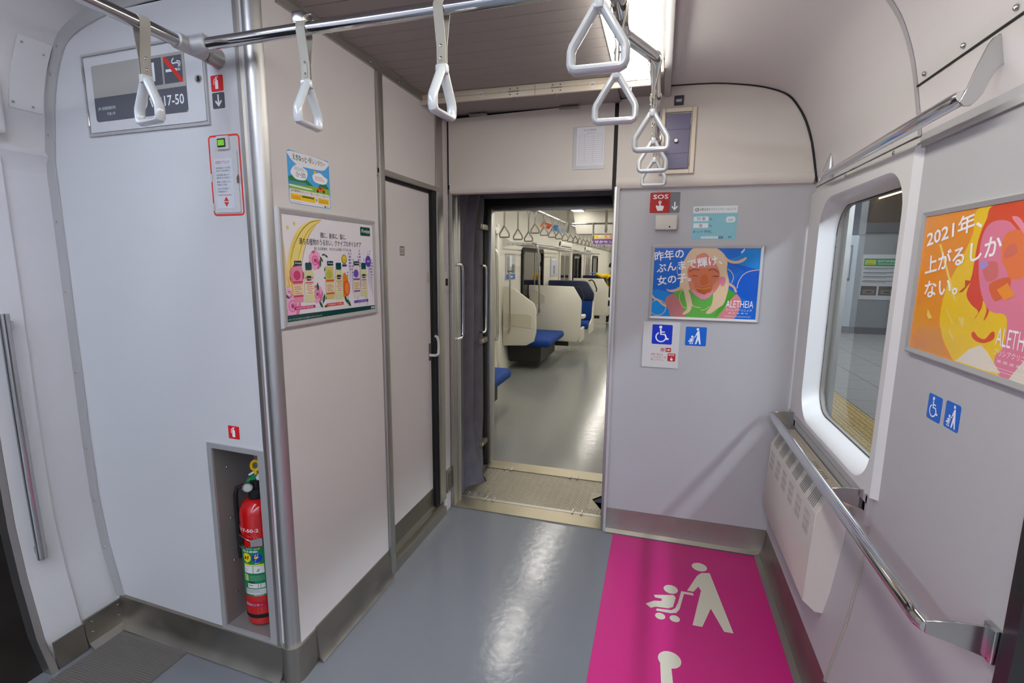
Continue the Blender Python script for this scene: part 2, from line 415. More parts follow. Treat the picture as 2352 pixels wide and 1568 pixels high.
# curved seam strip below the window
mb = MB(); pr = side(LOW[:4], 1)
mb.slabsheet([(x-0.001, 1.700, z) for x, z in pr], (-0.003, 0, 0), (0, 0.012, 0), GREYPL)
obj('seam_strip', mb, wr)
mb = MB(); mb.box(0.655, 0.672, 1.70, 2.685, 0.738, 0.765, ALU); mb.box(0.660, 0.672, 1.73, 2.685, 0.765, 0.772, BLACK); mb.box(0.6505, 0.70, 1.696, 1.712, 0.735, 0.800, ALU)
mb.box(0.650, 0.672, 1.70, 2.685, 0.772, 0.797, ALU); mb.box(0.650, 0.72, 1.699, 1.710, 0.700, 0.80, ALU)
mb.box(0.672, 0.70, 1.70, 2.685, 0.69, 0.80, WALL_SHADED); obj('sill_strip', mb, wr)
mb = MB(); mb.box(0.662, 0.672, 0.9, 1.705, 1.820, 1.836, ALU)
obj('ledge_strip', mb, wr)

# ---- window 1: moulded surround with rounded opening, black gasket, pane
def rrect(y0, y1, z0, z1, r, n=8):
    pts = []
    for cy, cz, q in ((y1-r, z0+r, -1), (y1-r, z1-r, 0), (y0+r, z1-r, 1), (y0+r, z0+r, 2)):
        for k in range(n+1):
            t = PI/2*(q+k/n); pts.append((cy+r*math.cos(t), cz+r*math.sin(t)))
    return pts
def opening_panel(mb, X, out, hole, m):
    """flat panel at x = X with outer rectangle and rounded hole (hole points start at the lower right corner)"""
    y0, y1, z0, z1 = out; n = len(hole)//4
    cor = [(y1, z0), (y1, z1), (y0, z1), (y0, z0)]
    vs = [(X, y, z) for y, z in hole]+[(X, y, z) for y, z in cor]; H = len(hole); fs = []
    for q in range(4):
        for k in range(n-1): fs.append((q*n+k, q*n+k+1, H+q))
        a = q*n+n-1; b = ((q+1) % 4)*n
        fs.append((a, b, H+(q+1) % 4, H+q))
    mb.add(vs, fs, m)
mb = MB(); FX = 0.652
hole = rrect(1.722, 2.515, 0.812, 1.782, 0.13)
h2 = rrect(1.735, 2.502, 0.825, 1.769, 0.12)      # inner end of a soft lip
gl = rrect(1.735, 2.535, 0.842, 1.752, 0.12)
opening_panel(mb, FX, (1.690, 2.685, 0.797, 1.822), hole, FRP)
N = len(hole)
rings = [[(FX, y, z) for y, z in hole], [(FX+0.006, *(a*0.75+b*0.25 for a, b in zip(p, q))) for p, q in zip(hole, gl)],
         [(FX+0.040, *(a*0.3+b*0.7 for a, b in zip(p, q))) for p, q in zip(hole, gl)], [(0.728, y, z) for y, z in gl]]
vs = [v for r in rings for v in r]
mb.add(vs, [(i*N+k, i*N+(k+1) % N, (i+1)*N+(k+1) % N, (i+1)*N+k) for i in range(3) for k in range(N)], FRP)
# bevelled edge towards the poster panel and the top
mb.add([(FX, 1.690, 0.797), (FX, 1.690, 1.822), (0.672, 1.672, 0.797), (0.672, 1.672, 1.84)], [(0, 1, 3, 2)], FRP)
mb.add([(FX, 1.690, 1.822), (FX, 2.685, 1.822), (0.676, 2.685, 1.862), (0.676, 1.672, 1.84), (0.672,1.672,1.84), (0.676,1.672,1.862)], [(0, 1, 2, 5, 3)], FRP)
win = struct('window_1', mb, label='rounded train window in its moulded surround beside the orange poster')
mb = MB(); g2 = rrect(1.741, 2.529, 0.847, 1.747, 0.115)
vs = [(0.729, y, z) for y, z in gl]+[(0.729, y, z) for y, z in g2]+[(0.760, y, z) for y, z in g2]
mb.add(vs, [(k, (k+1) % N, N+(k+1) % N, N+k) for k in range(N)], BLACK)
obj('gasket', mb, win)
mb = MB(); vs = [(0.7295, y, z) for y, z in g2]+[(0.746, y, z) for y, z in g2]
mb.add(vs, [(k, (k+1) % N, N+(k+1) % N, N+k) for k in range(N)], mat('sash_grey', '#7C7873', 0.5))
obj('sash', mb, win)
mb = MB(); mb.prism([(0.742, y, z) for y, z in g2], (0.005, 0, 0), GLASS)
obj('pane', mb, win)
for y in (1.86, 2.28):
    mb = MB(); mb.rev([(0.0001, 0.004), (0.006, 0.003), (0.007, 0)], (0, 0, 0), SATIN, 10, 'x')
    mb.v = [(0.664-v[0], y+v[1], 1.842+v[2]) for v in mb.v]; obj('screw', mb, win)

# right baseboard (stainless, coved into the floor)
def coved(x, s): return [(x+s*0.008, 0.135), (x+s*0.003, 0.06), (x-s*0.006, 0.03), (x-s*0.022, 0.010), (x-s*0.047, 0.003)]
mb = MB()
mb.slabsheet([(x, -13.0, z) for x, z in coved(0.592, 1)], (0.02, 0, 0), (0, DO0+12.94, 0), KICK)
mb.slabsheet([(x, 1.07, z) for x, z in coved(0.592, 1)], (0.02, 0, 0), (0, 1.60, 0), KICK)
struct('baseboard_right', mb, label='coved steel skirting along the window side')

# ceiling: upper right cove (curved), far part of it, and planks on the left
mb = MB(); pr = side(UP, 1)
mb.slabsheet([(x, -13.0, z) for x, z in pr], (0.01, 0, 0.02), (0, 15.70, 0), COVE)
cv = struct('trim_1', mb, label='curved cove panel between ceiling lamp and side wall')
mb = MB(); mb.slabsheet([(x-0.001, 1.70, z-0.001) for x, z in pr], (-0.003, 0, -0.004), (0, 0.013, 0), ALU)
obj('seam_strip', mb, cv)
mb = MB(); mb.box(0.640, 0.652, -0.6, 1.70, 1.983, 1.986, BLACK); obj('joint', mb, cv)
for y, x, z in ((1.30, 0.640, 2.003), (1.48, 0.640, 2.003), (1.66, 0.640, 2.003), (1.665, 0.560, 2.206)):
    mb = MB(); mb.rev([(0.0001, 0.0035), (0.005, 0.0025), (0.0065, 0)], (0, 0, 0), SATIN, 10, 'x')
    mb.v = [(x-v[0]-0.002, y+v[1], z+v[2]) for v in mb.v]; obj('screw', mb, cv)
# ceiling proper
mb = MB()
mb.box(-1.30, -0.235, 2.46, 2.70, ZC+0.02, ZC+0.03, CEIL)
mb.box(-0.04, 0.0, -13.0, 2.70, ZC+0.035, ZC+0.05, CEIL)
mb.box(-2.2, 0.1, -13.0, 2.70, ZC+0.09, ZC+0.12, CEIL)                       # deck above everything
mb.box(-1.30, -0.235, -13.0, -1.30, ZC, ZC+0.01, CEIL)
ce = struct('ceiling', mb, label='dark planked car ceiling')
pm = MB(); pm.box(-1.172, -0.235, 0.0015, 0.0765, 0, 0.012, CEIL, bev=0.0015, seg=1)
src = None
y = 2.338-0.078
k = 0
while y > -1.32:
    if src is None:
        src = obj('plank', pm, ce, org=None); src.location = (0, 0, 0)
        o3 = ORG['ceiling']; base = Vector((0, 0, 0))
        src.location = (0, y, ZC); first = y
    else:
        piece(src, (0, y, ZC), ce)
    y -= 0.078
# left-hand ceiling over the vestibule (x < -1.17, y < 1.33) and its cove
mb = MB(); mb.box(-1.62, -1.172, -13.0, 1.34, ZC+0.035, ZC+0.05, CEIL)
pl = side(UP, -1)
mb.slabsheet([(x, -13.0, z) for x, z in pl], (-0.01, 0, 0.02), (0, 14.36, 0), COVE)
struct('trim_2', mb, label='curved cove panel above the left doorway')

# left wall: door opening y < 1.08, then two narrow panels up to the partition
mb = MB()
LLOW = [(1.318, 0.0)]+LOW
wallseg(mb, LLOW, -1, 1.205, 1.36, WALL)
wallseg(mb, [(1.308, 0.0)]+[(a-0.012, z) for a, z in LOW], -1, 1.085, 1.20, WALL)
wallseg(mb, LLOW, -1, -13.0, -0.40, WALL)
wallseg(mb, [(1.425, DH), (1.425, 1.84)], -1, -0.40, 1.20, WALL)
# ledge between wall and cove
mb.slabsheet([(-2.180, -13.0, 1.80), (-2.176, -13.0, 1.835), (-2.160, -13.0, 1.862), (-2.18, -13.0, 1.885)], (-0.02, 0, 0), (0, 14.36, 0), WALL)
wl = struct('wall_left', mb, label='white side wall panels next to the left door')
# hatch plate with four screws above the ledge
def on_up(z, sgn=-1):
    for (a0, z0), (a1, z1) in zip(UP, UP[1:]):
        if z0 <= z <= z1: return XCEN+sgn*(a0+(a1-a0)*(z-z0)/(z1-z0))
    return XCEN+sgn*UP[0][0]
mb = MB(); zs = (2.003, 2.05, 2.10, 2.145, 2.222)
mb.slabsheet([(on_up(z)+0.001, 1.232, z) for z in zs], (0.003, 0, 0.001), (0, 0.098, 0), FRP)
hp = obj('cover_plate', mb, wl)
for y_, z_ in ((1.247, 2.205), (1.312, 2.190), (1.242, 2.022), (1.300, 2.020)):
    mb = MB(); mb.rev([(0.0001, 0.003), (0.004, 0.002), (0.005, 0)], (0, 0, 0), SATIN, 10, 'x')
    mb.v = [(on_up(z_)+0.004+v[0], y_+v[1], z_+v[2]) for v in mb.v]; obj('screw', mb, hp)
# kick plates
mb = MB(); mb.slabsheet([(-2.060, 1.192, 0.118), (-2.056, 1.192, 0.05), (-2.046, 1.192, 0.022), (-2.020, 1.192, 0.004)], (-0.01, 0, -0.001), (0, 0.148, 0), KICK)
kp = struct('baseboard_left', mb, label='riveted steel kick plate in the corner by the left door')
for y_, z_ in ((1.215, 0.10), (1.315, 0.10), (1.215, 0.055), (1.315, 0.055)):
    mb = MB(); mb.rev([(0.0001, 0.004), (0.004, 0.003), (0.005, 0)], (0, 0, 0), SATIN, 10, 'x')
    mb.v = [(-2.057+v[0], y_+v[1], z_+v[2]) for v in mb.v]; obj('rivet', mb, kp)
mb = MB(); mb.slabsheet([(-2.068, 1.088, 0.105), (-2.060, 1.088, 0.05), (-2.052, 1.088, 0.002)], (0.006, 0, 0), (0, 0.100, 0), KICK)
struct('baseboard_left_2', mb, label='plain steel kick plate on the left door pillar')

# left door leaf, its pillar trim and the tall grab handle
mb = MB()
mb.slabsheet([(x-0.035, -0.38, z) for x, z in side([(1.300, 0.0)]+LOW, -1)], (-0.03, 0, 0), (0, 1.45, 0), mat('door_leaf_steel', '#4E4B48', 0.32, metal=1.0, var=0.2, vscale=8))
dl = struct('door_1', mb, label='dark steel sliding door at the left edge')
mb = MB()
mb.slabsheet([(x+0.012, 1.062, z) for x, z in side([(1.300, 0.0)]+LOW, -1)], (-0.08, 0, 0), (0, 0.022, 0), STEELV)
struct('trim_3', mb, label='steel edge strip of the left door pillar')
t = empty('grab_handle', (-2.13, 1.125, 0.40), 'long vertical steel grab handle on the pillar by the left door', 'handle')
mb = MB(); mb.tube([(-2.118, 1.125, 0.41), (-2.128, 1.125, 0.70), (-2.132, 1.125, 1.0), (-2.132, 1.125, 1.31)], 0.015, SATIN, 14); obj('bar', mb, t)
for z in (0.44, 1.27):
    mb = MB(); mb.box(-2.165, -2.125, 1.120, 1.148, z-0.014, z+0.014, SATIN, bev=0.004); obj('bracket', mb, t)
mb = MB(); mb.box(-2.165, -2.118, 0.2, 1.205, 1.905, 2.235, FRP, bev=0.015, seg=3)
obj('door_header_case', mb, label='rounded white equipment case over the left door', cat='case')

# ---- partition facing the camera with the niche for the extinguisher
NX0, NX1, NZ0, NZ1 = -1.488, -1.279, 0.145, 0.843
def ppt(x, z, d=0.0): return (x-PA*d, py(x, d), z)
mb = MB()
def ppoly(pts, m=WALL): mb.prism([ppt(x, z) for x, z in pts], (PA*0.02, 0.02, 0), m)
lp = side([(1.318, 0.0)]+LOW+UP[1:19], -1)
ppoly([(x, z) for x, z in lp]+[(NX0, 2.295), (NX0, 0.0)])
ppoly([(NX0, NZ1), (NX1, NZ1), (NX1, 2.34), (NX0, 2.34)])
ppoly([(NX0, 0.0), (NX1, 0.0), (NX1, NZ0), (NX0, NZ0)])
ppoly([(NX1, 0.0), (-1.205, 0.0), (-1.205, 2.34), (NX1, 2.34)])
wp = struct('wall_back', mb, label='white partition wall with the extinguisher niche')
mb = MB(); D = 0.17
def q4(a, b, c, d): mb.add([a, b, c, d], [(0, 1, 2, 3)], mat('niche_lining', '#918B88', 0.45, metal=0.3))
e_ = .0012; c00, c10, c11, c01 = ppt(NX0+e_, NZ0+e_), ppt(NX1-e_, NZ0+e_), ppt(NX1-e_, NZ1-e_), ppt(NX0+e_, NZ1-e_)
b00, b10, b11, b01 = [(a+PA*D, b+D, c) for a, b, c in (c00, c10, c11, c01)]
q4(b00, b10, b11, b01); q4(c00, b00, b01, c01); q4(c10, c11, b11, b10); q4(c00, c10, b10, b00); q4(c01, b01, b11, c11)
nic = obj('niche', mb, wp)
for x_, z_ in ((NX0+0.001, 0.75), (NX0+0.001, 0.55), (NX0+0.001, 0.38), (NX0+0.001, 0.25)):
    mb = MB(); mb.rev([(0.0001, 0.003), (0.003, 0.002), (0.004, 0)], (0, 0, 0), SATIN, 8, 'x')
    mb.v = [(x_+v[0]+PA*0.05, py(x_)+0.05+v[1], z_+v[2]) for v in mb.v]; obj('screw', mb, nic)
mb = MB()                                             # niche frame
for a0, a1, b0, b1 in ((-1.509, NX0, 0.121, 0.861), (NX1, -1.250, 0.121, 0.861), (NX0, NX1, NZ1, 0.861), (NX0, NX1, 0.121, NZ0)):
    mb.prism([ppt(a0, b0), ppt(a1, b0), ppt(a1, b1), ppt(a0, b1)], (-PA*0.006, -0.006, 0), ALU)
obj('niche_frame', mb, wp)
mb = MB()                                             # trim following the car profile in the corner
pr = side([(1.338, 0.12)]+LOW[1:]+UP[1:], -1)
inn = []
for i, (x, z) in enumerate(pr):
    x0, z0 = pr[max(0, i-1)]; x1, z1 = pr[min(len(pr)-1, i+1)]; L = math.hypot(x1-x0, z1-z0)
    inn.append((x+(z1-z0)/L*0.046, z-(x1-x0)/L*0.046))
for i in range(len(pr)-1):
    a, b, c, d = pr[i], pr[i+1], inn[i+1], inn[i]
    vs = [ppt(*a, 0.001), ppt(*b, 0.001), ppt(*c, 0.001), ppt(*d, 0.001), ppt(*a, 0.007), ppt(*b, 0.007), ppt(*c, 0.007), ppt(*d, 0.007)]
    mb.add(vs, [(4, 5, 6, 7), (3, 2, 6, 7), (0, 1, 5, 4)], ALU)
ct = struct('trim_4', mb, label='screwed metal corner strip curving up over the partition')
for i, f in ((0, .9), (1, .9), (2, .8), (3, .25), (3, .55), (3, .8), (7, .2), (12, .9), (17, .2)):
    a, b, c, d = pr[i], pr[i+1], inn[i+1], inn[i]
    x = (a[0]*(1-f)+b[0]*f)*0.6+(d[0]*(1-f)+c[0]*f)*0.4; z = (a[1]*(1-f)+b[1]*f)*0.6+(d[1]*(1-f)+c[1]*f)*0.4
    mb = MB(); mb.rev([(0.0001, -0.003), (0.004, -0.002), (0.005, 0)], ppt(x, z, 0.007), SATIN, 10, 'y'); obj('screw', mb, ct)
mb = MB()                                             # baseboards: partition and toilet wall
def pbase(x): return [ppt(x, 0.132, 0.0), ppt(x, 0.128, 0.010), ppt(x, 0.05, 0.014), ppt(x, 0.02, 0.020), ppt(x, 0.004, 0.036)]
a, b = pbase(-2.065), pbase(-1.225)
mb.add(a+b, [(i, i+1, 6+i-0, 5+i) for i in range(4)], KICK)
struct('baseboard_back', mb, label='coved steel skirting of the partition')
# rounded steel corner post
mb = MB(); cx, cy, r = -1.199, 1.321, 0.031
arc = [(cx+r*math.cos(PI*t), cy+r*math.sin(PI*t)) for t in [-0.86+0.86*k/12 for k in range(13)]]
arc = [(-1.252, py(-1.252)+0.003), (-1.252, py(-1.252)-0.005), (-1.236, py(-1.236)-0.006)]+arc+[(XT-0.004, 1.345)]
mb.prism([(x, y, 0.132) for x, y in arc]+[(-1.22, 1.345, 0.132)], (0, 0, 2.17), STEELV)
struct('trim_5', mb, label='rounded brushed steel post on the partition corner')
mb = MB()
arc2 = [(x+(x-cx)*0.35, y+(y-cy)*0.35) for x, y in arc[3:-1]]
mb.prism([(x, y, 0.0) for x, y in arc2]+[(XT+.006, 1.40, 0), (-1.20, 1.40, 0), (-1.24, 1.33, 0)], (0, 0, 0.140), KICK)
struct('baseboard_corner', mb, label='rounded skirting corner under the steel post')

# ---- toilet wall
mb = MB()
mb.box(XT-0.03, XT, 1.322, 1.93, 0.0, ZC, BEIGE); mb.box(XT-0.03, XT, 1.93, 2.60, 1.885, ZC, BEIGE)
mb.box(XT-0.03, XT-0.004, 2.585, 2.70, 0.0, ZC-0.01, BEIGE)
wt = struct('wall_toilet', mb, label='beige cubicle wall with the floral poster')
mb = MB(); mb.slabsheet([(XT+0.006, 1.40, 0.145), (XT+0.012, 1.40, 0.05), (XT+0.016, 1.40, 0.02), (XT+0.03, 1.40, 0.004)], (-0.01, 0, 0), (0, 0.53, 0), KICK)
struct('baseboard_toilet', mb, label='coved steel skirting of the beige cubicle wall')
mb = MB(); mb.box(XT, XT+0.014, 1.93, 1.972, 0.0, ZC-0.03, STEELV, bev=0.003)
mb.box(XT, XT+0.010, 2.50, 2.578, 0.10, ZC-0.02, STEELV, bev=0.002); mb.box(XT-0.028, XT, 2.46, 2.51, 0.10, 1.865, BLACK)
mb.box(XT-0.02, XT+0.012, 1.93, 2.545, 1.866, 1.888, STEEL, bev=0.002); mb.box(XT-0.03, XT-0.012, 1.97, 2.50, 1.852, 1.868, BLACK)
mb.box(XT-0.04, XT+0.010, 1.93, 2.58, 0.0, 0.05, STEEL); mb.box(XT-0.035, XT, 1.97, 2.56, 0.05, 0.085, DSTEEL); mb.box(XT-0.035, XT-0.015, 1.97, 2.56, 0.085, 0.11, STEEL)
struct('trim_6', mb, label='steel frame and threshold of the cubicle door')
mb = MB(); mb.box(XT, XT+0.012, 1.38, 2.60, ZC-0.028, ZC, STEEL); mb.box(XT, XT+0.026, 1.38, 2.60, ZC-0.004, ZC+0.001, STEEL)
tr = struct('trim_7', mb, label='steel angle between cubicle wall and ceiling')
for y in (1.52, 1.89, 2.12, 2.39):
    mb = MB(); mb.rev([(0.0001, 0.003), (0.003, 0.002), (0.004, 0)], (XT+0.012, y, ZC-0.014), SATIN, 8, 'x'); obj('screw', mb, tr)
mb = MB(); mb.box(XT-0.034, XT-0.020, 1.955, 2.475, 0.11, 1.858, BEIGE)
dt = struct('door_2', mb, label='beige sliding cubicle door with a toilet symbol')
mb = MB(); mb.box(XT-0.020, XT-0.018, 1.955, 2.475, 0.11, 0.215, DSTEEL); obj('kick_plate', mb, dt)
mb = MB(); mb.box(XT-0.020, XT-0.016, 2.428, 2.448, 0.965, 1.06, SATIN, bev=0.001)
mb.tube([(XT-0.016, 2.438, 0.995), (XT+0.012, 2.440, 0.995), (XT+0.018, 2.452, 0.995), (XT+0.019, 2.470, 1.0), (XT+0.019, 2.476, 1.03), (XT+0.019, 2.474, 1.07), (XT+0.016, 2.462, 1.095), (XT+0.012, 2.452, 1.10)], 0.0075, WHITEPL, 10)
obj('door_handle', mb, dt)
mb = MB(); mb.box(XT-0.020, XT-0.017, 2.420, 2.440, 1.39, 1.445, CREAMALU, bev=0.001); obj('lock_plate', mb, dt)
p = P(lambda a, b, c: (XT-0.020+c, a, b)); p.rect(2.142, 2.188, 1.527, 1.570, '#3A3836', 1, r=0.006)
p.rect(2.147, 2.163, 1.532, 1.565, '#C9C4BE', 2, r=0.003); p.rect(2.167, 2.183, 1.532, 1.565, '#C9C4BE', 2, r=0.003)
for cx_ in (2.155, 2.175):
    p.circ(cx_, 1.560, 0.003, '#2A2826', 3); p.rect(cx_-0.003, cx_+0.003, 1.536, 1.556, '#2A2826', 3)
obj('toilet_symbol', p, dt)
mb = MB(); mb.box(XT-0.004, XT-0.001, 2.600, 2.672, 1.33, 1.445, WHITEPL, bev=0.001); mb.box(XT-0.001, XT+0.001, 2.622, 2.652, 1.365, 1.405, BLACK)
obj('wall_switch', mb, label='small black switch on a white plate right of the cubicle door', cat='switch')
mb = MB(); mb.box(XT-0.004, XT+0.010, 2.60, 2.66, 0.12, 0.265, STEEL, bev=0.004); mb.box(XT+0.010, XT+0.013, 2.61, 2.65, 0.14, 0.245, DSTEEL)
obj('cover_box', mb, label='small steel cover box low beside the gangway', cat='box')

# ---- far wall, its jamb, skirting
mb = MB(); mb.box(-0.222, 0.70, YF, YF+0.03, 0.0, 2.36, WALL_SHADED)
wf = struct('wall_far', mb, label='pale end wall with the blue poster')
mb = MB(); mb.box(-0.250, -0.236, YF-0.028, YF+0.06, 0.0, 1.885, STEELV, bev=0.002); mb.box(-0.236, -0.222, YF-0.024, YF+0.03, 0.0, 1.885, WALL_SHADED)
struct('trim_8', mb, label='steel jamb on the right of the gangway')
mb = MB(); mb.box(-1.166, -1.146, YF-0.02, YF+0.06, 0.0, 1.90, STEELV, bev=0.002)
struct('trim_9', mb, label='steel jamb on the left of the gangway')
mb = MB(); mb.slabsheet([(-0.222, YF-0.005, 0.135), (-0.222, YF-0.010, 0.05), (-0.222, YF-0.016, 0.02), (-0.222, YF-0.034, 0.004)], (0, 0.01, 0), (0.83, 0, 0), KICK)
bf = struct('baseboard_far', mb, label='coved steel skirting of the end wall')
for x_, z_ in ((-0.205, 0.075), (-0.03, 0.125), (-0.028, 0.065), (0.22, 0.12), (0.22, 0.06), (0.56, 0.115)):
    mb = MB(); mb.rev([(0.0001, -0.003), (0.003, -0.002), (0.004, 0)], (x_, YF-0.008, z_), SATIN, 8, 'y'); obj('rivet', mb, bf)

# ---- bulkhead over the gangway: two moulded hatch panels with black seals
def hatch(poly, x0, x1, zb):
    mb = MB(); Y0 = 2.662
    mb.prism([(x, Y0, z) for x, z in poly], (0, 0.03, 0), HATCH)
    lip = [(Y0, zb+0.055), (Y0-0.004, zb+0.035), (Y0-0.002, zb+0.018), (Y0+0.008, zb+0.005), (Y0+0.030, zb)]
    mb.slabsheet([(x0, y, z) for y, z in lip], (0, 0.012, 0.006), (x1-x0, 0, 0), HATCH)
    return mb
ZB = 1.872
mb = hatch([(-1.160, ZB+0.05), (-0.262, ZB+0.05), (-0.262, 2.292), (-1.160, 2.268)], -1.155, -0.262, ZB)
hl = struct('wall_hatch', mb, label='large beige hatch panel above the gangway')
mb = MB()
for x0 in (-1.03, -0.54):
    mb.box(x0, x0+0.10, 2.635, 2.655, 2.272, 2.279, STEEL); mb.tube([(x0+0.05, 2.652, 2.29), (x0+0.05, 2.648, 2.272)], 0.003, SATIN, 8)
obj('latch_pair', mb, hl)
cr = [(0.655, ZB+0.05)]+[(XCEN+a-0.008, z) for a, z in _sm(UPC[1:], 2)]
cr = [c for c in cr if c[0] > 0.02]+[(0.01, 2.342), (-0.02, 2.335), (-0.03, 2.318), (-0.242, 2.30), (-0.242, ZB+0.05)]
mb = hatch(cr, -0.242, 0.652, ZB)
hr = struct('wall_hatch_2', mb, label='beige end panel with the louvre box, curved at its upper right')
mb = MB(); mb.tube([(x, 2.658, z) for x, z in [(0.662, ZB+0.03)]+[(XCEN+a-0.004, z) for a, z in UP[1:] if XCEN+a > 0.02]+[(0.0, 2.345)]], 0.0045, BLACK, 8)
obj('rubber_seal', mb, hr)
mb = MB(); mb.box(-0.262, -0.242, 2.672, 2.69, ZB+0.005, 2.31, BLACK); mb.box(-1.17, -0.03, 2.675, 2.70, 2.265, 2.33, BLACK)
mb.box(-1.172, -1.160, 2.672, 2.70, ZB, 2.30, BLACK)
obj('dark_gap', mb, hl)
# aluminium rail across the ceiling with hinge pairs
mb = MB(); mb.box(XT, -0.045, 2.343, 2.357, ZC-0.047, ZC+0.002, CREAMALU, bev=0.002)
mb.box(XT, -0.045, 2.3418, 2.3435, ZC-0.0235, ZC-0.0225, DSTEEL); mb.box(-0.594, -0.5925, 2.3418, 2.3435, ZC-0.046, ZC-0.001, DSTEEL)
mb.box(XT, -0.235, 2.357, 2.68, ZC-0.012, ZC-0.006, CEIL)
ra = struct('trim_10', mb, label='cream aluminium rail across the ceiling in front of the hatches')
for x in (-0.694, -0.494, -0.167):
    mb = MB(); mb.box(x-0.026, x+0.026, 2.3395, 2.343, ZC-0.025, ZC-0.021, DSTEEL)
    for dx in (-0.018, 0.018):
        for dy in (-0.012, 0.012): mb.rev([(0.0001, -0.003), (0.003, -0.0025), (0.004, 0)], (x+dx, 2.343, ZC-0.023+dy), DSTEEL, 8, 'y')
    mb.tube([(x, 2.350, ZC-0.044), (x, 2.350, ZC-0.062)], 0.0035, SATIN, 8)
    obj('hinge', mb, ra)
for x, s_ in ((-0.855, '27'), (-0.333, '28')):
    p = P(lambda a, b, c: (a, 2.343-c, b)); p.circ(x, ZC-0.023, 0.012, '#D9D6CE', 1); p.text(s_, x, ZC-0.0285, 0.011, '#39516B', 2, al='C')
    obj('number_dot', p, ra)
mb = MB(); mb.box(-0.235, -0.03, 2.28, 2.352, ZC-0.02, ZC+0.03, CEIL, bev=0.006); mb.box(-0.235, -0.03, 2.455, 2.66, ZC+0.005, ZC+0.02, CEIL)
mb.box(-0.03, 0.0, -13.0, 2.66, ZC-0.005, ZC+0.05, ALU, bev=0.004)
struct('trim_11', mb, label='metal housing and edge strip of the ceiling lamp')

# ---- ceiling lamps
def lamp(x0, x1, y0, y1, label, lm=None):
    t = empty('ceiling_lamp', ((x0+x1)/2, y1, ZC), label, 'lamp', 'ceiling lamp strips of this car')
    mb = MB(); mb.box(x0+0.035, x1-0.012, y0, y1, ZC-0.050, ZC+0.02, lm or LAMPM, bev=0.005, seg=2); obj('diffuser', mb, t)
    mb = MB(); mb.box(x0, x0+0.028, y0, y1, ZC-0.004, ZC+0.03, WHITEPL, bev=0.002); mb.box(x0+0.028, x0+0.034, y0, y1, ZC-0.010, ZC+0.02, CREAMALU)
    mb.box(x1-0.010, x1, y0, y1, ZC-0.010, ZC+0.02, CREAMALU); obj('frame', mb, t)
lamp(-0.235, -0.035, 0.98, 2.26, 'lit ceiling lamp strip ending at the cream aluminium rail')
lamp(-0.235, -0.035, -0.35, 0.93, 'ceiling lamp strip over the camera on the window side')
lamp(-0.235, -0.035, -1.70, -0.40, 'ceiling lamp strip behind the camera on the window side', LAMPC)
lamp(-1.46, -1.26, -0.40, 0.80, 'ceiling lamp strip over the left door', LAMPC)
lamp(-1.46, -1.26, -1.75, -0.45, 'ceiling lamp strip behind the camera on the left side', LAMPC)

for k_, n_ in enumerate(('second', 'third', 'fourth', 'fifth', 'sixth', 'seventh', 'eighth')):
    lamp(-0.235, -0.035, -3.10-1.35*k_, -1.80-1.35*k_, 'window-side ceiling lamp strip, %s behind the camera' % n_, LAMPC)
    lamp(-1.46, -1.26, -3.15-1.35*k_, -1.85-1.35*k_, 'left-side ceiling lamp strip, %s behind the camera' % n_, LAMPC)
# wall closing the car behind the camera, with a dark gangway door
mb = MB(); mb.box(-2.2, 0.75, -13.03, -13.0, 0, 2.42, WALL); struct('wall_rear', mb, label='end wall behind the camera')
mb = MB(); mb.box(-1.15, -0.35, -13.0, -12.985, 0, 1.87, DSTEEL, bev=0.003); struct('door_4', mb, label='steel gangway door behind the camera')

# right door opening: pillar, retracted leaf with yellow edge, head
mb = MB()
prd = side([(1.322, 0.0)]+LOW, 1)
mb.slabsheet([(x-0.006, 1.050, z) for x, z in prd], (0.16, 0, 0), (0, 0.036, 0), mat('door_pillar_steel', '#5B5A5B', 0.3, metal=1.0))
mb.slabsheet([(x-0.022, DO0-0.05, z) for x, z in prd], (0.16, 0, 0), (0, 0.036, 0), STEELV)
mb.box(0.665, 0.82, DO0-0.05, 1.09, DH-0.02, DH+0.03, STEEL)
struct('trim_12', mb, label='dark steel pillar at the right edge of the view')
mb = MB(); mb.slabsheet([(x+0.050, 1.025, z) for x, z in prd], (0.03, 0, 0), (0, 0.10, 0), STEELV)
d3 = struct('door_3', mb, label='retracted sliding door leaf with a yellow edge')
mb = MB(); mb.slabsheet([(x+0.046, 1.024, z) for x, z in prd], (0.004, 0, 0), (0, 0.012, 0), mat('yellow_tape', '#E0A92C', 0.5)); obj('edge_tape', mb, d3)
mb = MB(); mb.box(0.58, 0.84, DO0, 1.06, -0.03, 0.002, STEEL); struct('trim_13', mb, label='steel sill of the right doorway')

# ================================================================== gangway between the cars
mb = MB()
mb.box(-1.166, -0.25, 2.672, 2.825, -0.02, 0.007, SILL); mb.box(-1.166, -0.25, 2.80, 2.825, 0.007, 0.009, STEEL)
ns = struct('trim_14', mb, label='steel threshold strip at this end of the gangway')
for x in (-1.0, -0.945, -0.44, -0.385):
    mb = MB(); mb.box(x, x+0.012, 2.79, 2.85, 0.008, 0.014, STEEL, bev=0.002); obj('hinge_lug', mb, ns)
mb = MB(); mb.box(-1.166, -0.25, 3.30, 3.375, -0.02, 0.007, SILL); mb.box(-1.166, -0.25, 3.375, 3.44, -0.02, 0.005, SILL)
fs_ = struct('trim_15', mb, label='steel threshold strip at the next car')
for x in (-1.02, -0.97, -0.54, -0.49):
    mb = MB(); mb.box(x, x+0.012, 3.285, 3.33, 0.008, 0.014, STEEL, bev=0.002); obj('hinge_lug', mb, fs_)
t = empty('gangway_plate', (-0.70, 3.06, -0.01), 'diamond tread steel plate bridging the gangway floor', 'plate')
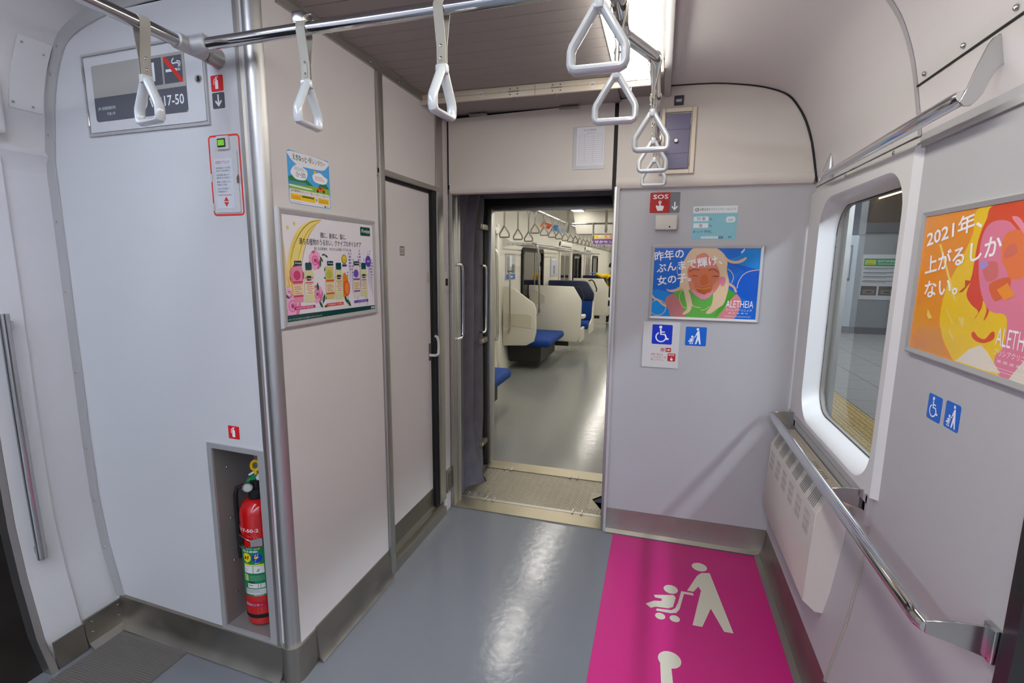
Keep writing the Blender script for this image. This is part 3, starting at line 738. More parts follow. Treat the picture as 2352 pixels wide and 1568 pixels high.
mb = MB(); out = [(-1.165, 2.825), (-0.27, 2.825), (-0.27, 2.90), (-0.345, 3.03), (-0.27, 3.125), (-0.27, 3.30), (-1.165, 3.30), (-1.165, 3.22), (-1.08, 3.08), (-1.165, 2.97)]
mb.prism([(x, y, -0.012) for x, y in out], (0, 0, 0.014), DSTEEL); obj('tread_plate', mb, t)
mb = MB(); j = 0; y = 2.84
while y < 3.29:
    x = -1.14+(0.0105 if j % 2 else 0); i = 0
    while x < -0.28:
        if not (2.9 < y < 3.13 and (x > -0.36 or x < -1.06)):
            a = PI/4 if (i+j) % 2 else -PI/4; c, s = math.cos(a)*0.0085, math.sin(a)*0.0085; nx, ny = -s*0.3, c*0.3
            mb.add([(x-c, y-s, 0.002), (x+nx, y+ny, 0.002), (x+c, y+s, 0.002), (x-nx, y-ny, 0.002), (x, y, 0.0045)], [(0,1,4), (1,2,4), (2,3,4), (3,0,4)], STEEL)
        x += 0.021; i += 1
    y += 0.0155; j += 1
obj('tread_lugs', mb, t, kind='stuff')
mb = MB(); mb.box(-1.6, 0.1, 2.73, 3.40, -0.25, -0.2, BLACK); obj('under_cover', mb, t)
# canvas bellows: pleated side curtain left and right, top canvas
def bellows(sx, label):
    mb = MB(); n = 5; y0, y1 = 2.765, 3.33; zz = [-0.02, 0.06, 0.11, 0.16, 0.22, 0.4, 0.8, 1.2, 1.55, 1.72, 1.80, 1.86, 1.92]
    cols = 31; vs = []
    for z in zz:
        for k in range(cols):
            u = k/(cols-1); f = abs(((u*3) % 1.0)-0.5)*2
            dx = 0.040*(1-f**3)+0.004*math.sin(z*13+u*9)
            fl_ = (1.0 if sx < 0 else 0.1)*max(0, 1-max(z, 0)/0.24)*0.09*math.exp(-((u-0.55)/0.18)**2)+max(0, (z-1.66)/0.25)*0.06*math.exp(-((u-0.45)/0.3)**2)
            xx = (-1.215 if sx < 0 else -0.205)-sx*(dx+fl_)
            vs.append((xx, y0+(y1-y0)*u, z))
    mb.add(vs, [(i*cols+k, i*cols+k+1, (i+1)*cols+k+1, (i+1)*cols+k) for i in range(len(zz)-1) for k in range(cols-1)], CANVAS)
    t = obj('gangway_curtain', mb, label=label, cat='curtain')
    for k in (1, 2):
        u = k/3.0
        mb2 = MB(); xx = (-1.212 if sx < 0 else -0.208)-sx*0.006
        mb2.tube([(xx-sx*0.004, y0+(y1-y0)*u, z) for z in (0.25, 0.8, 1.3, 1.7)], 0.003, mat('seam_cord', '#5B5862', 0.7), 6)
        obj('seam', mb2, t)
    return t
bellows(-1, 'dark grey pleated canvas curtain on the left of the gangway')
bellows(1, 'dark grey pleated canvas curtain hidden behind the right jamb')
mb = MB()
for sx, x in ((-1, -1.30), (1, -0.12)): mb.box(x-0.01, x+0.01, 2.72, 3.42, -0.1, 2.05, BLACK)
mb.box(-1.31, -0.11, 2.72, 3.42, 2.03, 2.05, BLACK)
struct('wall_gangway', mb, label='black outer bellows of the gangway')
mb = MB(); vs = []; cols = 25
for j_, z in ((0, 1.955), (1, 1.955)):
    for k in range(cols):
        u = k/(cols-1); f = abs(((u*3) % 1.0)-0.5)*2
        vs.append((-1.24 if j_ == 0 else -0.18, 2.765+0.565*u, z-0.04*(1-f)))
mb.add(vs, [(k, k+1, cols+k+1, cols+k) for k in range(cols-1)], CANVAS)
obj('gangway_top_canvas', mb, label='dark canvas roof folds over the gangway', cat='canvas')
# near frame of the gangway and far frame with clips
mb = MB(); mb.box(-1.166, -1.140, 2.735, 2.775, 0, 1.93, STEELV, bev=0.002); mb.box(-1.166, -0.25, 2.735, 2.775, 1.90, 1.94, DARK)
struct('trim_16', mb, label='inner steel frame at this end of the gangway')
mb = MB()
mb.box(-1.235, -1.185, 3.335, 3.375, 0, 1.93, DARK, bev=0.003); mb.box(-0.235, -0.20, 3.335, 3.375, 0, 1.93, DARK)
mb.box(-1.188, -1.150, 3.37, 3.46, 0, 1.87, STEELV, bev=0.003); mb.box(-0.262, -0.235, 3.37, 3.46, 0, 1.87, STEELV)
mb.box(-1.24, -0.20, 3.335, 3.40, 1.875, 1.96, DARK, bev=0.004); mb.box(-1.19, -0.235, 3.38, 3.46, 1.855, 1.88, STEEL, bev=0.002)
gf = struct('trim_17', mb, label='steel frame at the far end of the gangway')
for z in (1.735, 0.955, 0.20):
    mb = MB(); mb.box(-1.215, -1.165, 3.20, 3.345, z-0.018, z+0.018, DSTEEL, bev=0.003); mb.rev([(0.0001, 0.004), (0.012, 0.003), (0.014, 0)], (-1.165, 3.235, z), STEEL, 12, 'x'); obj('clip', mb, gf)
def dhandle(y, z0, z1, x, label, dy=0.085):
    mb = MB(); r = 0.03
    path = [(x-0.03, y, z1), (x, y+0.0, z1), (x+0.004, y+dy-r, z1), (x+0.004, y+dy-0.008, z1-0.012), (x+0.004, y+dy, z1-r-0.01), (x+0.004, y+dy, z0+r+0.01), (x+0.004, y+dy-0.008, z0+0.012), (x+0.004, y+dy-r, z0), (x, y, z0), (x-0.03, y, z0)]
    mb.tube(path, 0.009, CHROME, 12); obj('grab_handle', mb, label=label, cat='handle')
dhandle(2.715, 1.045, 1.485, -1.142, 'chrome D-shaped grab handle at the near left side of the gangway')
dhandle(3.21, 1.02, 1.475, -1.158, 'chrome grab handle at the far left side of the gangway', 0.06)

# ================================================================== posters (outlines in wall metres)
FACE={
'inner':[(-0.042,1.584),(0.459,1.581),(0.459,1.228),(-0.041,1.23)],
'blue2':[(0.395,1.578),(0.459,1.573),(0.46,1.483),(0.389,1.493),(0.327,1.525),(0.36,1.541)],
'blue3':[(-0.04,1.361),(0.048,1.354),(0.031,1.314),(0.063,1.232),(-0.042,1.231)],
'blue4':[(0.313,1.508),(0.386,1.472),(0.35,1.417),(0.375,1.352),(0.461,1.328),(0.458,1.435),(0.462,1.473)],
'hair':[(0.149,1.578),(0.203,1.586),(0.254,1.581),(0.294,1.551),(0.312,1.514),(0.313,1.471),(0.327,1.411),(0.321,1.351),(0.309,1.306),(0.283,1.283),(0.253,1.257),(0.23,1.259),(0.253,1.299),(0.257,1.349),(0.24,1.376),(0.146,1.374),(0.15,1.346),(0.161,1.301),(0.153,1.264),(0.127,1.246),(0.119,1.252),(0.138,1.278),(0.127,1.328),(0.114,1.373),(0.097,1.384),(0.097,1.428),(0.102,1.49),(0.12,1.539)],
'curl1':[(0.295,1.546),(0.319,1.525),(0.352,1.518),(0.381,1.53),(0.393,1.537),(0.397,1.529),(0.378,1.512),(0.348,1.505),(0.315,1.514)],
'curl2':[(0.097,1.387),(0.076,1.375),(0.047,1.37),(0.032,1.375),(0.039,1.363),(0.061,1.358),(0.088,1.365),(0.111,1.376)],
'curl3':[(0.319,1.416),(0.338,1.406),(0.357,1.39),(0.366,1.366),(0.356,1.368),(0.347,1.387),(0.326,1.4)],
'face':[(0.131,1.479),(0.171,1.518),(0.182,1.548),(0.202,1.556),(0.221,1.545),(0.257,1.508),(0.277,1.47),(0.286,1.416),(0.273,1.377),(0.247,1.349),(0.212,1.328),(0.177,1.344),(0.148,1.374),(0.135,1.424)],
'faceor':[(0.132,1.473),(0.176,1.48),(0.264,1.481),(0.279,1.448),(0.266,1.415),(0.254,1.396),(0.25,1.376),(0.241,1.357),(0.216,1.348),(0.186,1.361),(0.168,1.394),(0.136,1.446)],
'fore':[(0.167,1.54),(0.202,1.551),(0.224,1.54),(0.257,1.5),(0.238,1.486),(0.176,1.485)],
'cheek':[(0.154,1.374),(0.194,1.358),(0.241,1.36),(0.258,1.377),(0.245,1.343),(0.212,1.327),(0.177,1.344)],
'nose':[(0.199,1.444),(0.22,1.447),(0.232,1.415),(0.213,1.395),(0.194,1.405)],
'mouth':[(0.168,1.391),(0.208,1.386),(0.246,1.396),(0.246,1.371),(0.216,1.348),(0.184,1.361)],
'teeth':[(0.174,1.388),(0.208,1.381),(0.244,1.391),(0.242,1.382),(0.209,1.374),(0.176,1.379)],
'brow1':[(0.135,1.468),(0.16,1.479),(0.189,1.473),(0.187,1.469),(0.161,1.472),(0.138,1.46)],
'brow2':[(0.228,1.473),(0.251,1.479),(0.272,1.467),(0.278,1.456),(0.27,1.462),(0.249,1.474),(0.231,1.469)],
'eye1':[(0.139,1.443),(0.162,1.446),(0.181,1.442),(0.179,1.438),(0.16,1.441)],
'eye2':[(0.241,1.442),(0.258,1.445),(0.279,1.446),(0.274,1.439),(0.256,1.439)],
'ear':[(0.28,1.435),(0.302,1.44),(0.311,1.422),(0.305,1.397),(0.29,1.397)],
'shoulder1':[(0.067,1.352),(0.09,1.333),(0.102,1.314),(0.119,1.289),(0.133,1.232),(0.066,1.233),(0.047,1.272),(0.029,1.3),(0.036,1.331)],
'shoulder2':[(0.362,1.357),(0.38,1.341),(0.39,1.32),(0.384,1.29),(0.358,1.231),(0.281,1.233),(0.323,1.296),(0.341,1.329)],
'green':[(0.067,1.355),(0.111,1.378),(0.149,1.371),(0.212,1.327),(0.259,1.36),(0.322,1.384),(0.364,1.357),(0.341,1.329),(0.323,1.296),(0.281,1.231),(0.136,1.233),(0.119,1.289),(0.102,1.314)],
'greendk':[(0.302,1.369),(0.322,1.384),(0.364,1.357),(0.341,1.329),(0.322,1.301),(0.292,1.258),(0.268,1.238),(0.286,1.278)],
'loop':[(-0.037,1.309),(-0.005,1.319),(0.024,1.3),(0.035,1.274),(0.027,1.248),(0.003,1.236),(-0.028,1.246),(-0.041,1.272)],
'strand1':[(-0.039,1.341),(-0.024,1.324),(-0.005,1.316),(0.019,1.294),(0.035,1.286)],
'line1':[(0.365,1.385),(0.37,1.417),(0.387,1.45),(0.416,1.469),(0.462,1.477)],
'line2':[(0.315,1.479),(0.333,1.465),(0.345,1.439),(0.338,1.409)],
'line3':[(0.08,1.492),(0.079,1.467),(0.086,1.445),(0.1,1.423)],
'line4':[(0.114,1.373),(0.099,1.35),(0.101,1.316),(0.117,1.286),(0.136,1.281)],
'line5':[(0.158,1.304),(0.172,1.288),(0.202,1.284)],
'line6':[(0.205,1.271),(0.226,1.276),(0.246,1.293)],
'strandr':[(0.305,1.369),(0.31,1.337),(0.296,1.309),(0.274,1.291)],
'spark':[(0.369,1.56),(0.38,1.573),(0.387,1.581),(0.386,1.568),(0.374,1.554)],
}
ORNG={
'inner':[(-1.583,1.628),(-1.224,1.632),(-1.139,1.291),(-1.567,1.285)],
'yellow':[(-1.333,1.621),(-1.33,1.629),(-1.224,1.632),(-1.168,1.407),(-1.224,1.411),(-1.214,1.363),(-1.229,1.334),(-1.236,1.314),(-1.264,1.303),(-1.367,1.288),(-1.406,1.308),(-1.444,1.34),(-1.461,1.383),(-1.455,1.447),(-1.433,1.491),(-1.379,1.526),(-1.354,1.579)],
'hair':[(-1.341,1.603),(-1.311,1.625),(-1.224,1.632),(-1.206,1.563),(-1.235,1.579),(-1.273,1.59),(-1.319,1.588),(-1.338,1.573),(-1.343,1.537),(-1.327,1.475),(-1.308,1.44),(-1.277,1.423),(-1.287,1.392),(-1.295,1.391),(-1.294,1.421),(-1.317,1.439),(-1.299,1.421),(-1.3,1.407),(-1.318,1.386),(-1.308,1.403),(-1.341,1.421),(-1.365,1.436),(-1.357,1.463),(-1.352,1.498),(-1.367,1.538),(-1.365,1.566)],
'red2':[(-1.329,1.626),(-1.223,1.631),(-1.216,1.602),(-1.257,1.602),(-1.299,1.607)],
'facep':[(-1.339,1.559),(-1.32,1.591),(-1.27,1.593),(-1.232,1.579),(-1.205,1.558),(-1.149,1.333),(-1.178,1.29),(-1.209,1.29),(-1.232,1.315),(-1.222,1.341),(-1.215,1.368),(-1.227,1.408),(-1.269,1.41),(-1.309,1.443),(-1.328,1.481),(-1.344,1.531)],
'faceor':[(-1.263,1.566),(-1.207,1.565),(-1.188,1.489),(-1.225,1.478),(-1.246,1.498),(-1.264,1.519)],
'cheekr':[(-1.321,1.506),(-1.278,1.511),(-1.267,1.482),(-1.289,1.471),(-1.308,1.476)],
'mouthr':[(-1.288,1.466),(-1.23,1.481),(-1.227,1.453),(-1.258,1.432),(-1.277,1.442)],
'eyer':[(-1.256,1.537),(-1.231,1.547),(-1.219,1.529),(-1.236,1.521),(-1.255,1.519)],
'bluish':[(-1.335,1.509),(-1.318,1.514),(-1.303,1.506),(-1.318,1.496),(-1.33,1.498)],
'curlr':[(-1.379,1.471),(-1.359,1.47),(-1.354,1.489),(-1.347,1.481),(-1.362,1.463),(-1.383,1.444),(-1.398,1.442),(-1.376,1.456)],
'smile':[(-1.324,1.357),(-1.316,1.361),(-1.299,1.352),(-1.276,1.351),(-1.258,1.368),(-1.248,1.368),(-1.249,1.355),(-1.274,1.343),(-1.301,1.342),(-1.32,1.349)],
'white':[(-1.367,1.288),(-1.325,1.321),(-1.286,1.337),(-1.261,1.326),(-1.209,1.29),(-1.26,1.287)],
'white2':[(-1.178,1.29),(-1.149,1.33),(-1.139,1.291)],
'bar1':[(-1.515,1.557),(-1.502,1.554),(-1.404,1.425),(-1.411,1.421)],
'bar2':[(-1.442,1.4),(-1.436,1.403),(-1.4,1.37),(-1.406,1.368)],
'bar3':[(-1.419,1.353),(-1.413,1.355),(-1.388,1.334),(-1.395,1.331)],
'tri1':[(-1.387,1.386),(-1.36,1.387),(-1.361,1.363)],
'drop':[(-1.524,1.393),(-1.497,1.373),(-1.514,1.369),(-1.525,1.378)],
'tan1':[(-1.562,1.345),(-1.454,1.355),(-1.413,1.291),(-1.567,1.285)],
'hstroke':[(-1.252,1.599),(-1.232,1.597),(-1.211,1.58),(-1.206,1.563),(-1.232,1.582)],
}
KN={
'inner':[(1.329,1.647),(1.851,1.648),(1.853,1.298),(1.327,1.3)],
'oil':[(1.533,1.637),(1.493,1.635),(1.439,1.619),(1.39,1.592),(1.363,1.562),(1.35,1.528),(1.335,1.542),(1.332,1.581),(1.326,1.518),(1.327,1.448),(1.333,1.405),(1.366,1.386),(1.369,1.324),(1.378,1.32),(1.373,1.385),(1.362,1.423),(1.361,1.459),(1.38,1.519),(1.416,1.564),(1.456,1.598),(1.496,1.624)],
'oil2':[(1.509,1.632),(1.446,1.622),(1.401,1.6),(1.371,1.572),(1.368,1.581),(1.409,1.61),(1.454,1.628)],
'oil3':[(1.508,1.63),(1.475,1.607),(1.443,1.58),(1.413,1.53),(1.399,1.483),(1.418,1.545),(1.444,1.588),(1.472,1.614)],
'drops':[(1.389,1.618),(1.357,1.603)],
'banner':[(1.329,1.32),(1.851,1.316),(1.853,1.298),(1.329,1.3)],
'logo':[(1.766,1.633),(1.835,1.631),(1.836,1.598),(1.766,1.6)],
't1':[(1.513,1.588),(1.665,1.588)],
't2':[(1.404,1.565),(1.765,1.563)],
't3':[(1.479,1.542),(1.695,1.541)],
'b1':[(1.421,1.463),(1.472,1.462),(1.471,1.359),(1.419,1.359)],
'b2':[(1.592,1.463),(1.638,1.463),(1.637,1.357),(1.587,1.357)],
'b3':[(1.756,1.461),(1.804,1.461),(1.805,1.355),(1.754,1.357)],
'c1':[(1.428,1.49),(1.462,1.491),(1.462,1.466),(1.428,1.467)],
'c2':[(1.597,1.491),(1.63,1.491),(1.631,1.469),(1.596,1.469)],
'c3':[(1.763,1.49),(1.795,1.49),(1.796,1.468),(1.763,1.469)],
'k1':[(1.372,1.481),(1.422,1.476),(1.418,1.36),(1.371,1.361)],
'k2':[(1.541,1.475),(1.593,1.472),(1.585,1.359),(1.541,1.362)],
'k3':[(1.713,1.476),(1.756,1.47),(1.754,1.351),(1.708,1.354)],
's1':[(1.382,1.498),(1.417,1.498),(1.417,1.483),(1.383,1.482)],
's2':[(1.552,1.498),(1.584,1.497),(1.584,1.483),(1.551,1.482)],
's3':[(1.718,1.497),(1.75,1.497),(1.75,1.481),(1.718,1.481)],
'r1':[(1.369,1.347),(1.47,1.347),(1.47,1.338),(1.369,1.337)],
'r2':[(1.539,1.347),(1.638,1.345),(1.637,1.335),(1.539,1.337)],
'r3':[(1.708,1.346),(1.807,1.346),(1.807,1.336),(1.707,1.337)],
'rose1':[(1.479,1.501)],
'rose2':[(1.393,1.456)],
'rose3':[(1.343,1.358)],
'rose4':[(1.485,1.379)],
'medal':[(1.652,1.502)],
'ballo':[(1.815,1.498)],
'orange':[(1.644,1.449),(1.665,1.445),(1.675,1.417),(1.67,1.385),(1.64,1.364)],
'grass':[(1.541,1.475),(1.567,1.469),(1.577,1.434),(1.542,1.432)],
}
CARAD={
'outer':[(1.382,1.847),(1.59,1.85),(1.589,1.683),(1.382,1.683)],
'cloud1':[(1.397,1.848),(1.581,1.848),(1.578,1.825),(1.559,1.814),(1.535,1.811),(1.511,1.81),(1.48,1.809),(1.434,1.808),(1.414,1.815),(1.392,1.829)],
'cloud2':[(1.411,1.805),(1.436,1.81),(1.459,1.804),(1.474,1.795),(1.473,1.78),(1.463,1.767),(1.441,1.763),(1.416,1.764),(1.402,1.772),(1.393,1.784)],
'cloud3':[(1.505,1.792),(1.539,1.802),(1.562,1.793),(1.581,1.786),(1.573,1.771),(1.55,1.765),(1.513,1.768),(1.501,1.779)],
'sun':[(1.515,1.799)],
'hill1':[(1.38,1.768),(1.402,1.773),(1.426,1.762),(1.463,1.772),(1.502,1.752),(1.38,1.75)],
'hill2':[(1.528,1.754),(1.538,1.764),(1.57,1.77),(1.589,1.752)],
'train':[(1.38,1.755),(1.466,1.757),(1.477,1.749),(1.379,1.745)],
'green':[(1.379,1.744),(1.502,1.752),(1.59,1.752),(1.59,1.733),(1.38,1.731)],
'white':[(1.379,1.744),(1.497,1.742),(1.496,1.739),(1.474,1.737),(1.379,1.739)],
'car':[(1.518,1.746),(1.526,1.753),(1.55,1.755),(1.566,1.747),(1.565,1.739),(1.517,1.739)],
'wh1':[(1.522,1.739)],
'wh2':[(1.559,1.74)],
'bot':[(1.38,1.731),(1.59,1.733),(1.589,1.683),(1.382,1.683)],
'y1':[(1.387,1.716),(1.509,1.718),(1.507,1.696),(1.386,1.696)],
'y2':[(1.525,1.715),(1.583,1.716),(1.581,1.699),(1.524,1.698)],
}

def poster_frame(fn, a0, a1, b0, b1, wd=0.017, th=0.014):
    mb = MB()
    for q in (((a0,b0),(a1,b0),(a1-wd,b0+wd),(a0+wd,b0+wd)), ((a1,b0),(a1,b1),(a1-wd,b1-wd),(a1-wd,b0+wd)), ((a1,b1),(a0,b1),(a0+wd,b1-wd),(a1-wd,b1-wd)), ((a0,b1),(a0,b0),(a0+wd,b0+wd),(a0+wd,b1-wd))):
        o0, o1, i1, i0 = q
        f = lambda p, c: fn(p[0], p[1], c)
        m_ = lambda p, q_, t: (p[0]+(q_[0]-p[0])*t, p[1]+(q_[1]-p[1])*t)
        vs = [f(o0, 0), f(o1, 0), f(m_(o0, i0, .1), th*.8), f(m_(o1, i1, .1), th*.8), f(m_(o0, i0, .35), th), f(m_(o1, i1, .35), th), f(i0, th*.75), f(i1, th*.75), f(i0, 0), f(i1, 0)]
        mb.add(vs, [(0,1,3,2),(2,3,5,4),(4,5,7,6),(6,7,9,8)], ALU)
    return mb
def board(fn, a0, a1, b0, b1, c0, c1, m, r=0.0):
    mb = MB(); pts = []
    if r:
        for cx, cy, q in ((a1-r,b0+r,-1),(a1-r,b1-r,0),(a0+r,b1-r,1),(a0+r,b0+r,2)):
            for k in range(5): t = PI/2*(q+k/4); pts.append((cx+r*math.cos(t), cy+r*math.sin(t)))
    else: pts = [(a0,b0),(a1,b0),(a1,b1),(a0,b1)]
    A = [fn(a, b, c0) for a, b in pts]; B = Vector(fn(0, 0, c1))-Vector(fn(0, 0, c0))
    return mb.prism(A, B, m)
SHEEN = dict(rough=0.12)
def put(t, name, mb, **k): return obj(name, mb, t, **k)

GLOSSY[0] = True
# --- blue poster on the end wall
t = empty('framed_poster', (0.212, YF-0.005, 1.215), 'blue advertising poster of a smiling woman with long blond hair on the end wall', 'poster')
fr = lambda a, b, c: F_far(a, b, 0.008+c)
put(t, 'frame', poster_frame(F_far, -0.052, 0.476, 1.216, 1.596)); put(t, 'backing', board(F_far, -0.04, 0.464, 1.228, 1.584, 0, 0.0075, WHITEPL))
p = P(fr); D = FACE
p.rect(-0.038, 0.462, 1.230, 1.582, '#0A63C4', 1)
clip = lambda L: [(min(max(a, -0.038), 0.462), min(max(b, 1.230), 1.582)) for a, b in L]
for key, h, lv, sm in (('blue2','#1180CE',2,1),('blue3','#0F7FD2',2,1),('blue4','#0757C0',2,1),('loop','#0B8BDA',3,1),('shoulder1','#B5706C',3,1),('shoulder2','#CE7F84',3,1),
    ('green','#5AA43A',4,0),('greendk','#45962A',5,0),('hair','#D3B894',6,1),('curl1','#D6AE8C',6,1),('curl2','#D0A58A',6,1),('curl3','#CDA58A',6,1),
    ('face','#CC7C62',7,1),('fore','#CE7E6C',8,1),('faceor','#CB6F42',9,1),('cheek','#D9849A',9,1),('nose','#C4621F',10,1),('mouth','#B55A12',10,0),('teeth','#D07A35',11,0),
    ('brow1','#9B4A34',10,0),('brow2','#7D4446',10,1),('eye1','#8C4A34',11,0),('eye2','#7E3F2C',11,0),('ear','#CE7C8C',8,1),('spark','#BCD6EE',5,0)):
    p.poly(clip(cat_(D[key]) if sm else D[key]), h, lv)
for key, wd in (('line1',.0035),('line2',.003),('line3',.0025),('line4',.0025),('line5',.003),('line6',.003),('strandr',.006),('strand1',.009)): p.stroke(D[key], wd, '#D9B795', 8)
p.ring(-0.005, 1.277, 0.040, 0.005, '#AFA79A', 5)
put(t, 'artwork', p)
p = P(fr); W_ = '#ECEAEC'
for s_, a, b, h, w_, r in (('昨年の', -0.031, 1.512, 0.050, 0.142, 0.13), ('ぶんまで輝け、', -0.018, 1.452, 0.048, 0.312, 0.155), ('女の子。', -0.012, 1.390, 0.048, 0.165, 0.15)):
    p.text(s_, a, b, h, W_, 13, w=w_, rot=r, off=0.018)
p.text('ALETHEIA', 0.320, 1.290, 0.034, W_, 13, w=0.125); p.text('アリシアクリニック', 0.322, 1.271, 0.0125, W_, 13, w=0.118)
p.text('美 容 皮 膚 科', 0.334, 1.259, 0.006, W_, 13, w=0.09); p.rect(0.318, 0.437, 1.2475, 1.2483, W_, 13); p.rect(0.318, 0.437, 1.2425, 1.2433, W_, 13)
put(t, 'printing', p)

# --- orange poster on the side wall
t = empty('framed_poster', (XR, 1.345, 1.268), 'orange and yellow advertising poster of a laughing red-haired woman on the side wall', 'poster')
fr = lambda a, b, c: F_rw(a, b, 0.008+c); D = ORNG
put(t, 'frame', poster_frame(F_rw, -1.612, -1.080, 1.268, 1.646)); put(t, 'backing', board(F_rw, -1.600, -1.092, 1.280, 1.634, 0, 0.0075, WHITEPL))
p = P(fr); p.rect(-1.597, -1.095, 1.283, 1.631, '#E08A12', 1)
clip = lambda L: [(min(max(a, -1.597), -1.095), min(max(b, 1.283), 1.631)) for a, b in L]
ext_ = [(-1.095, 1.631), (-1.095, 1.283)]
def wide(L, amin=-1.24):           # carry shapes that ran off the frame edge on to the poster's far edge
    return [(-1.095 if a > amin else a, b) for a, b in L]
p.poly(clip(cat_([(-1.36,1.631),(-1.378,1.570),(-1.42,1.50),(-1.452,1.452),(-1.463,1.39),(-1.45,1.345),(-1.40,1.300),(-1.36,1.283),(-1.24,1.283),(-1.15,1.300),(-1.12,1.40),(-1.12,1.631)])), '#E6BE06', 2)
p.poly(clip(D['tan1']), '#D48A2E', 2)
p.poly(clip(cat_([(-1.352,1.560),(-1.335,1.600),(-1.305,1.631),(-1.095,1.631),(-1.095,1.50),(-1.17,1.52),(-1.25,1.575),(-1.32,1.575),(-1.325,1.50),(-1.318,1.46),(-1.300,1.440),(-1.282,1.425),(-1.278,1.405),(-1.290,1.388),(-1.286,1.412),(-1.302,1.430),(-1.305,1.412),(-1.325,1.386),(-1.313,1.405),(-1.345,1.420),(-1.366,1.440),(-1.357,1.470),(-1.355,1.510)])), '#D3471A', 4)
p.poly(clip(cat_([(-1.342,1.535),(-1.336,1.575),(-1.312,1.594),(-1.262,1.592),(-1.215,1.565),(-1.150,1.55),(-1.100,1.47),(-1.097,1.33),(-1.15,1.283),(-1.215,1.287),(-1.235,1.318),(-1.214,1.345),(-1.214,1.385),(-1.226,1.407),(-1.272,1.410),(-1.305,1.435),(-1.330,1.480)])), '#D9788F', 5)
for key, h, lv, sm in (('faceor','#E0743A',6,1),('cheekr','#CE6A62',6,1),('mouthr','#D2602C',7,1),('eyer','#D06A52',7,1),('bluish','#A88CC8',7,1),('curlr','#C64414',5,0),('smile','#D2491A',6,1),
    ('white','#DAD0BC',6,0),('hstroke','#E5889A',6,1)): p.poly(clip(cat_(D[key]) if sm else D[key]), h, lv)
p.poly(clip([(-1.195,1.50),(-1.16,1.56),(-1.10,1.56),(-1.095,1.46),(-1.14,1.44)]), '#E2783C', 6)
p.poly(clip([(-1.235,1.435),(-1.262,1.455),(-1.232,1.470),(-1.205,1.445)]), '#E58B1E', 8)
p.poly([(-1.185,1.283),(-1.145,1.335),(-1.097,1.335),(-1.097,1.283)], '#DAD0BC', 7)
for key in ('bar1','bar2','bar3','tri1','drop'): p.poly(clip(D[key]), '#EBCB5A', 4)
put(t, 'artwork', p)
p = P(fr)
for s_, a, b, h, w_, r in (('2021年、', -1.573, 1.548, 0.044, 0.232, 0.16), ('上がるしか', -1.562, 1.480, 0.046, 0.300, 0.155), ('ない。', -1.550, 1.418, 0.044, 0.150, 0.13)):
    p.text(s_, a, b, h, '#F0ECEA', 9, w=w_, rot=r, off=0.018)
p.text('ALETHEIA', -1.240, 1.344, 0.036, '#EFE6E8', 9, w=0.125); p.text('アリシアクリニック', -1.239, 1.324, 0.0125, '#EFE6E8', 9, w=0.118)
p.text('美 容 皮 膚 科', -1.226, 1.311, 0.006, '#EFE6E8', 9, w=0.09); p.rect(-1.242, -1.123, 1.300, 1.3008, '#EFE6E8', 9); p.rect(-1.242, -1.123, 1.294, 1.2948, '#EFE6E8', 9)
put(t, 'printing', p)

# --- floral poster on the cubicle wall
t = empty('framed_poster', (XT, 1.602, 1.28), 'white floral poster of three oil bottles on the beige cubicle wall', 'poster')
fr = lambda a, b, c: F_tw(a, b, 0.008+c); D = KN
put(t, 'frame', poster_frame(F_tw, 1.321, 1.884, 1.279, 1.666, 0.020)); put(t, 'backing', board(F_tw, 1.334, 1.870, 1.292, 1.653, 0, 0.0075, WHITEPL))
p = P(fr); p.rect(1.338, 1.866, 1.296, 1.649, '#DCD8DC', 1)
sh = lambda L: [(min(max(a+0.010, 1.338), 1.866), min(max(b, 1.296), 1.649)) for a, b in L]
def sweep_(A, B, h, lv): p.poly(sh(cat_(A, False, 6)+cat_(B, False, 6)[::-1]), h, lv)
OA = [(1.525,1.641),(1.470,1.634),(1.410,1.605),(1.372,1.560),(1.350,1.500),(1.345,1.440),(1.352,1.390),(1.366,1.340),(1.372,1.316)]
OB = [(1.520,1.636),(1.478,1.606),(1.440,1.560),(1.412,1.500),(1.392,1.450),(1.380,1.410),(1.376,1.380),(1.378,1.345),(1.379,1.316)]
sweep_(OA, OB, '#E4D07A', 2)
sweep_([(1.330,1.585),(1.330,1.54),(1.332,1.46),(1.341,1.40),(1.362,1.37)], [(1.332,1.585),(1.338,1.54),(1.345,1.47),(1.352,1.42),(1.364,1.37)], '#E6C67A', 3)
for q_, h_, w_ in (([(1.53,1.640),(1.47,1.628),(1.42,1.595),(1.385,1.550),(1.365,1.50)],'#A88E1E',.0045),([(1.525,1.636),(1.475,1.612),(1.435,1.575),(1.41,1.53),(1.395,1.49)],'#C9AE38',.005),([(1.50,1.622),(1.46,1.585),(1.43,1.53),(1.408,1.46)],'#B79A2C',.0035),([(1.40,1.59),(1.37,1.53),(1.36,1.46),(1.365,1.40),(1.372,1.34)],'#CBB23C',.004),([(1.345,1.45),(1.352,1.41),(1.366,1.36),(1.374,1.32)],'#C29C2A',.004)): p.stroke(sh(q_), w_, h_, 4, taper=True)
for a, b in D['drops']: p.circ(a+.01, b, 0.006, '#D6BE55', 3)
def rose(a, b, r, c1, c2):
    for k in range(7):
        an = k*2*PI/7; p.circ(a+r*0.5*math.cos(an), b+r*0.5*math.sin(an), r*0.52, c1 if k % 2 else c2, 3+k % 2)
    p.circ(a, b, r*0.5, c2, 5); p.ring(a, b, r*0.32, r*0.12, c1, 6, 0.4, 5.2); p.circ(a, b, r*0.14, '#B03060', 7)
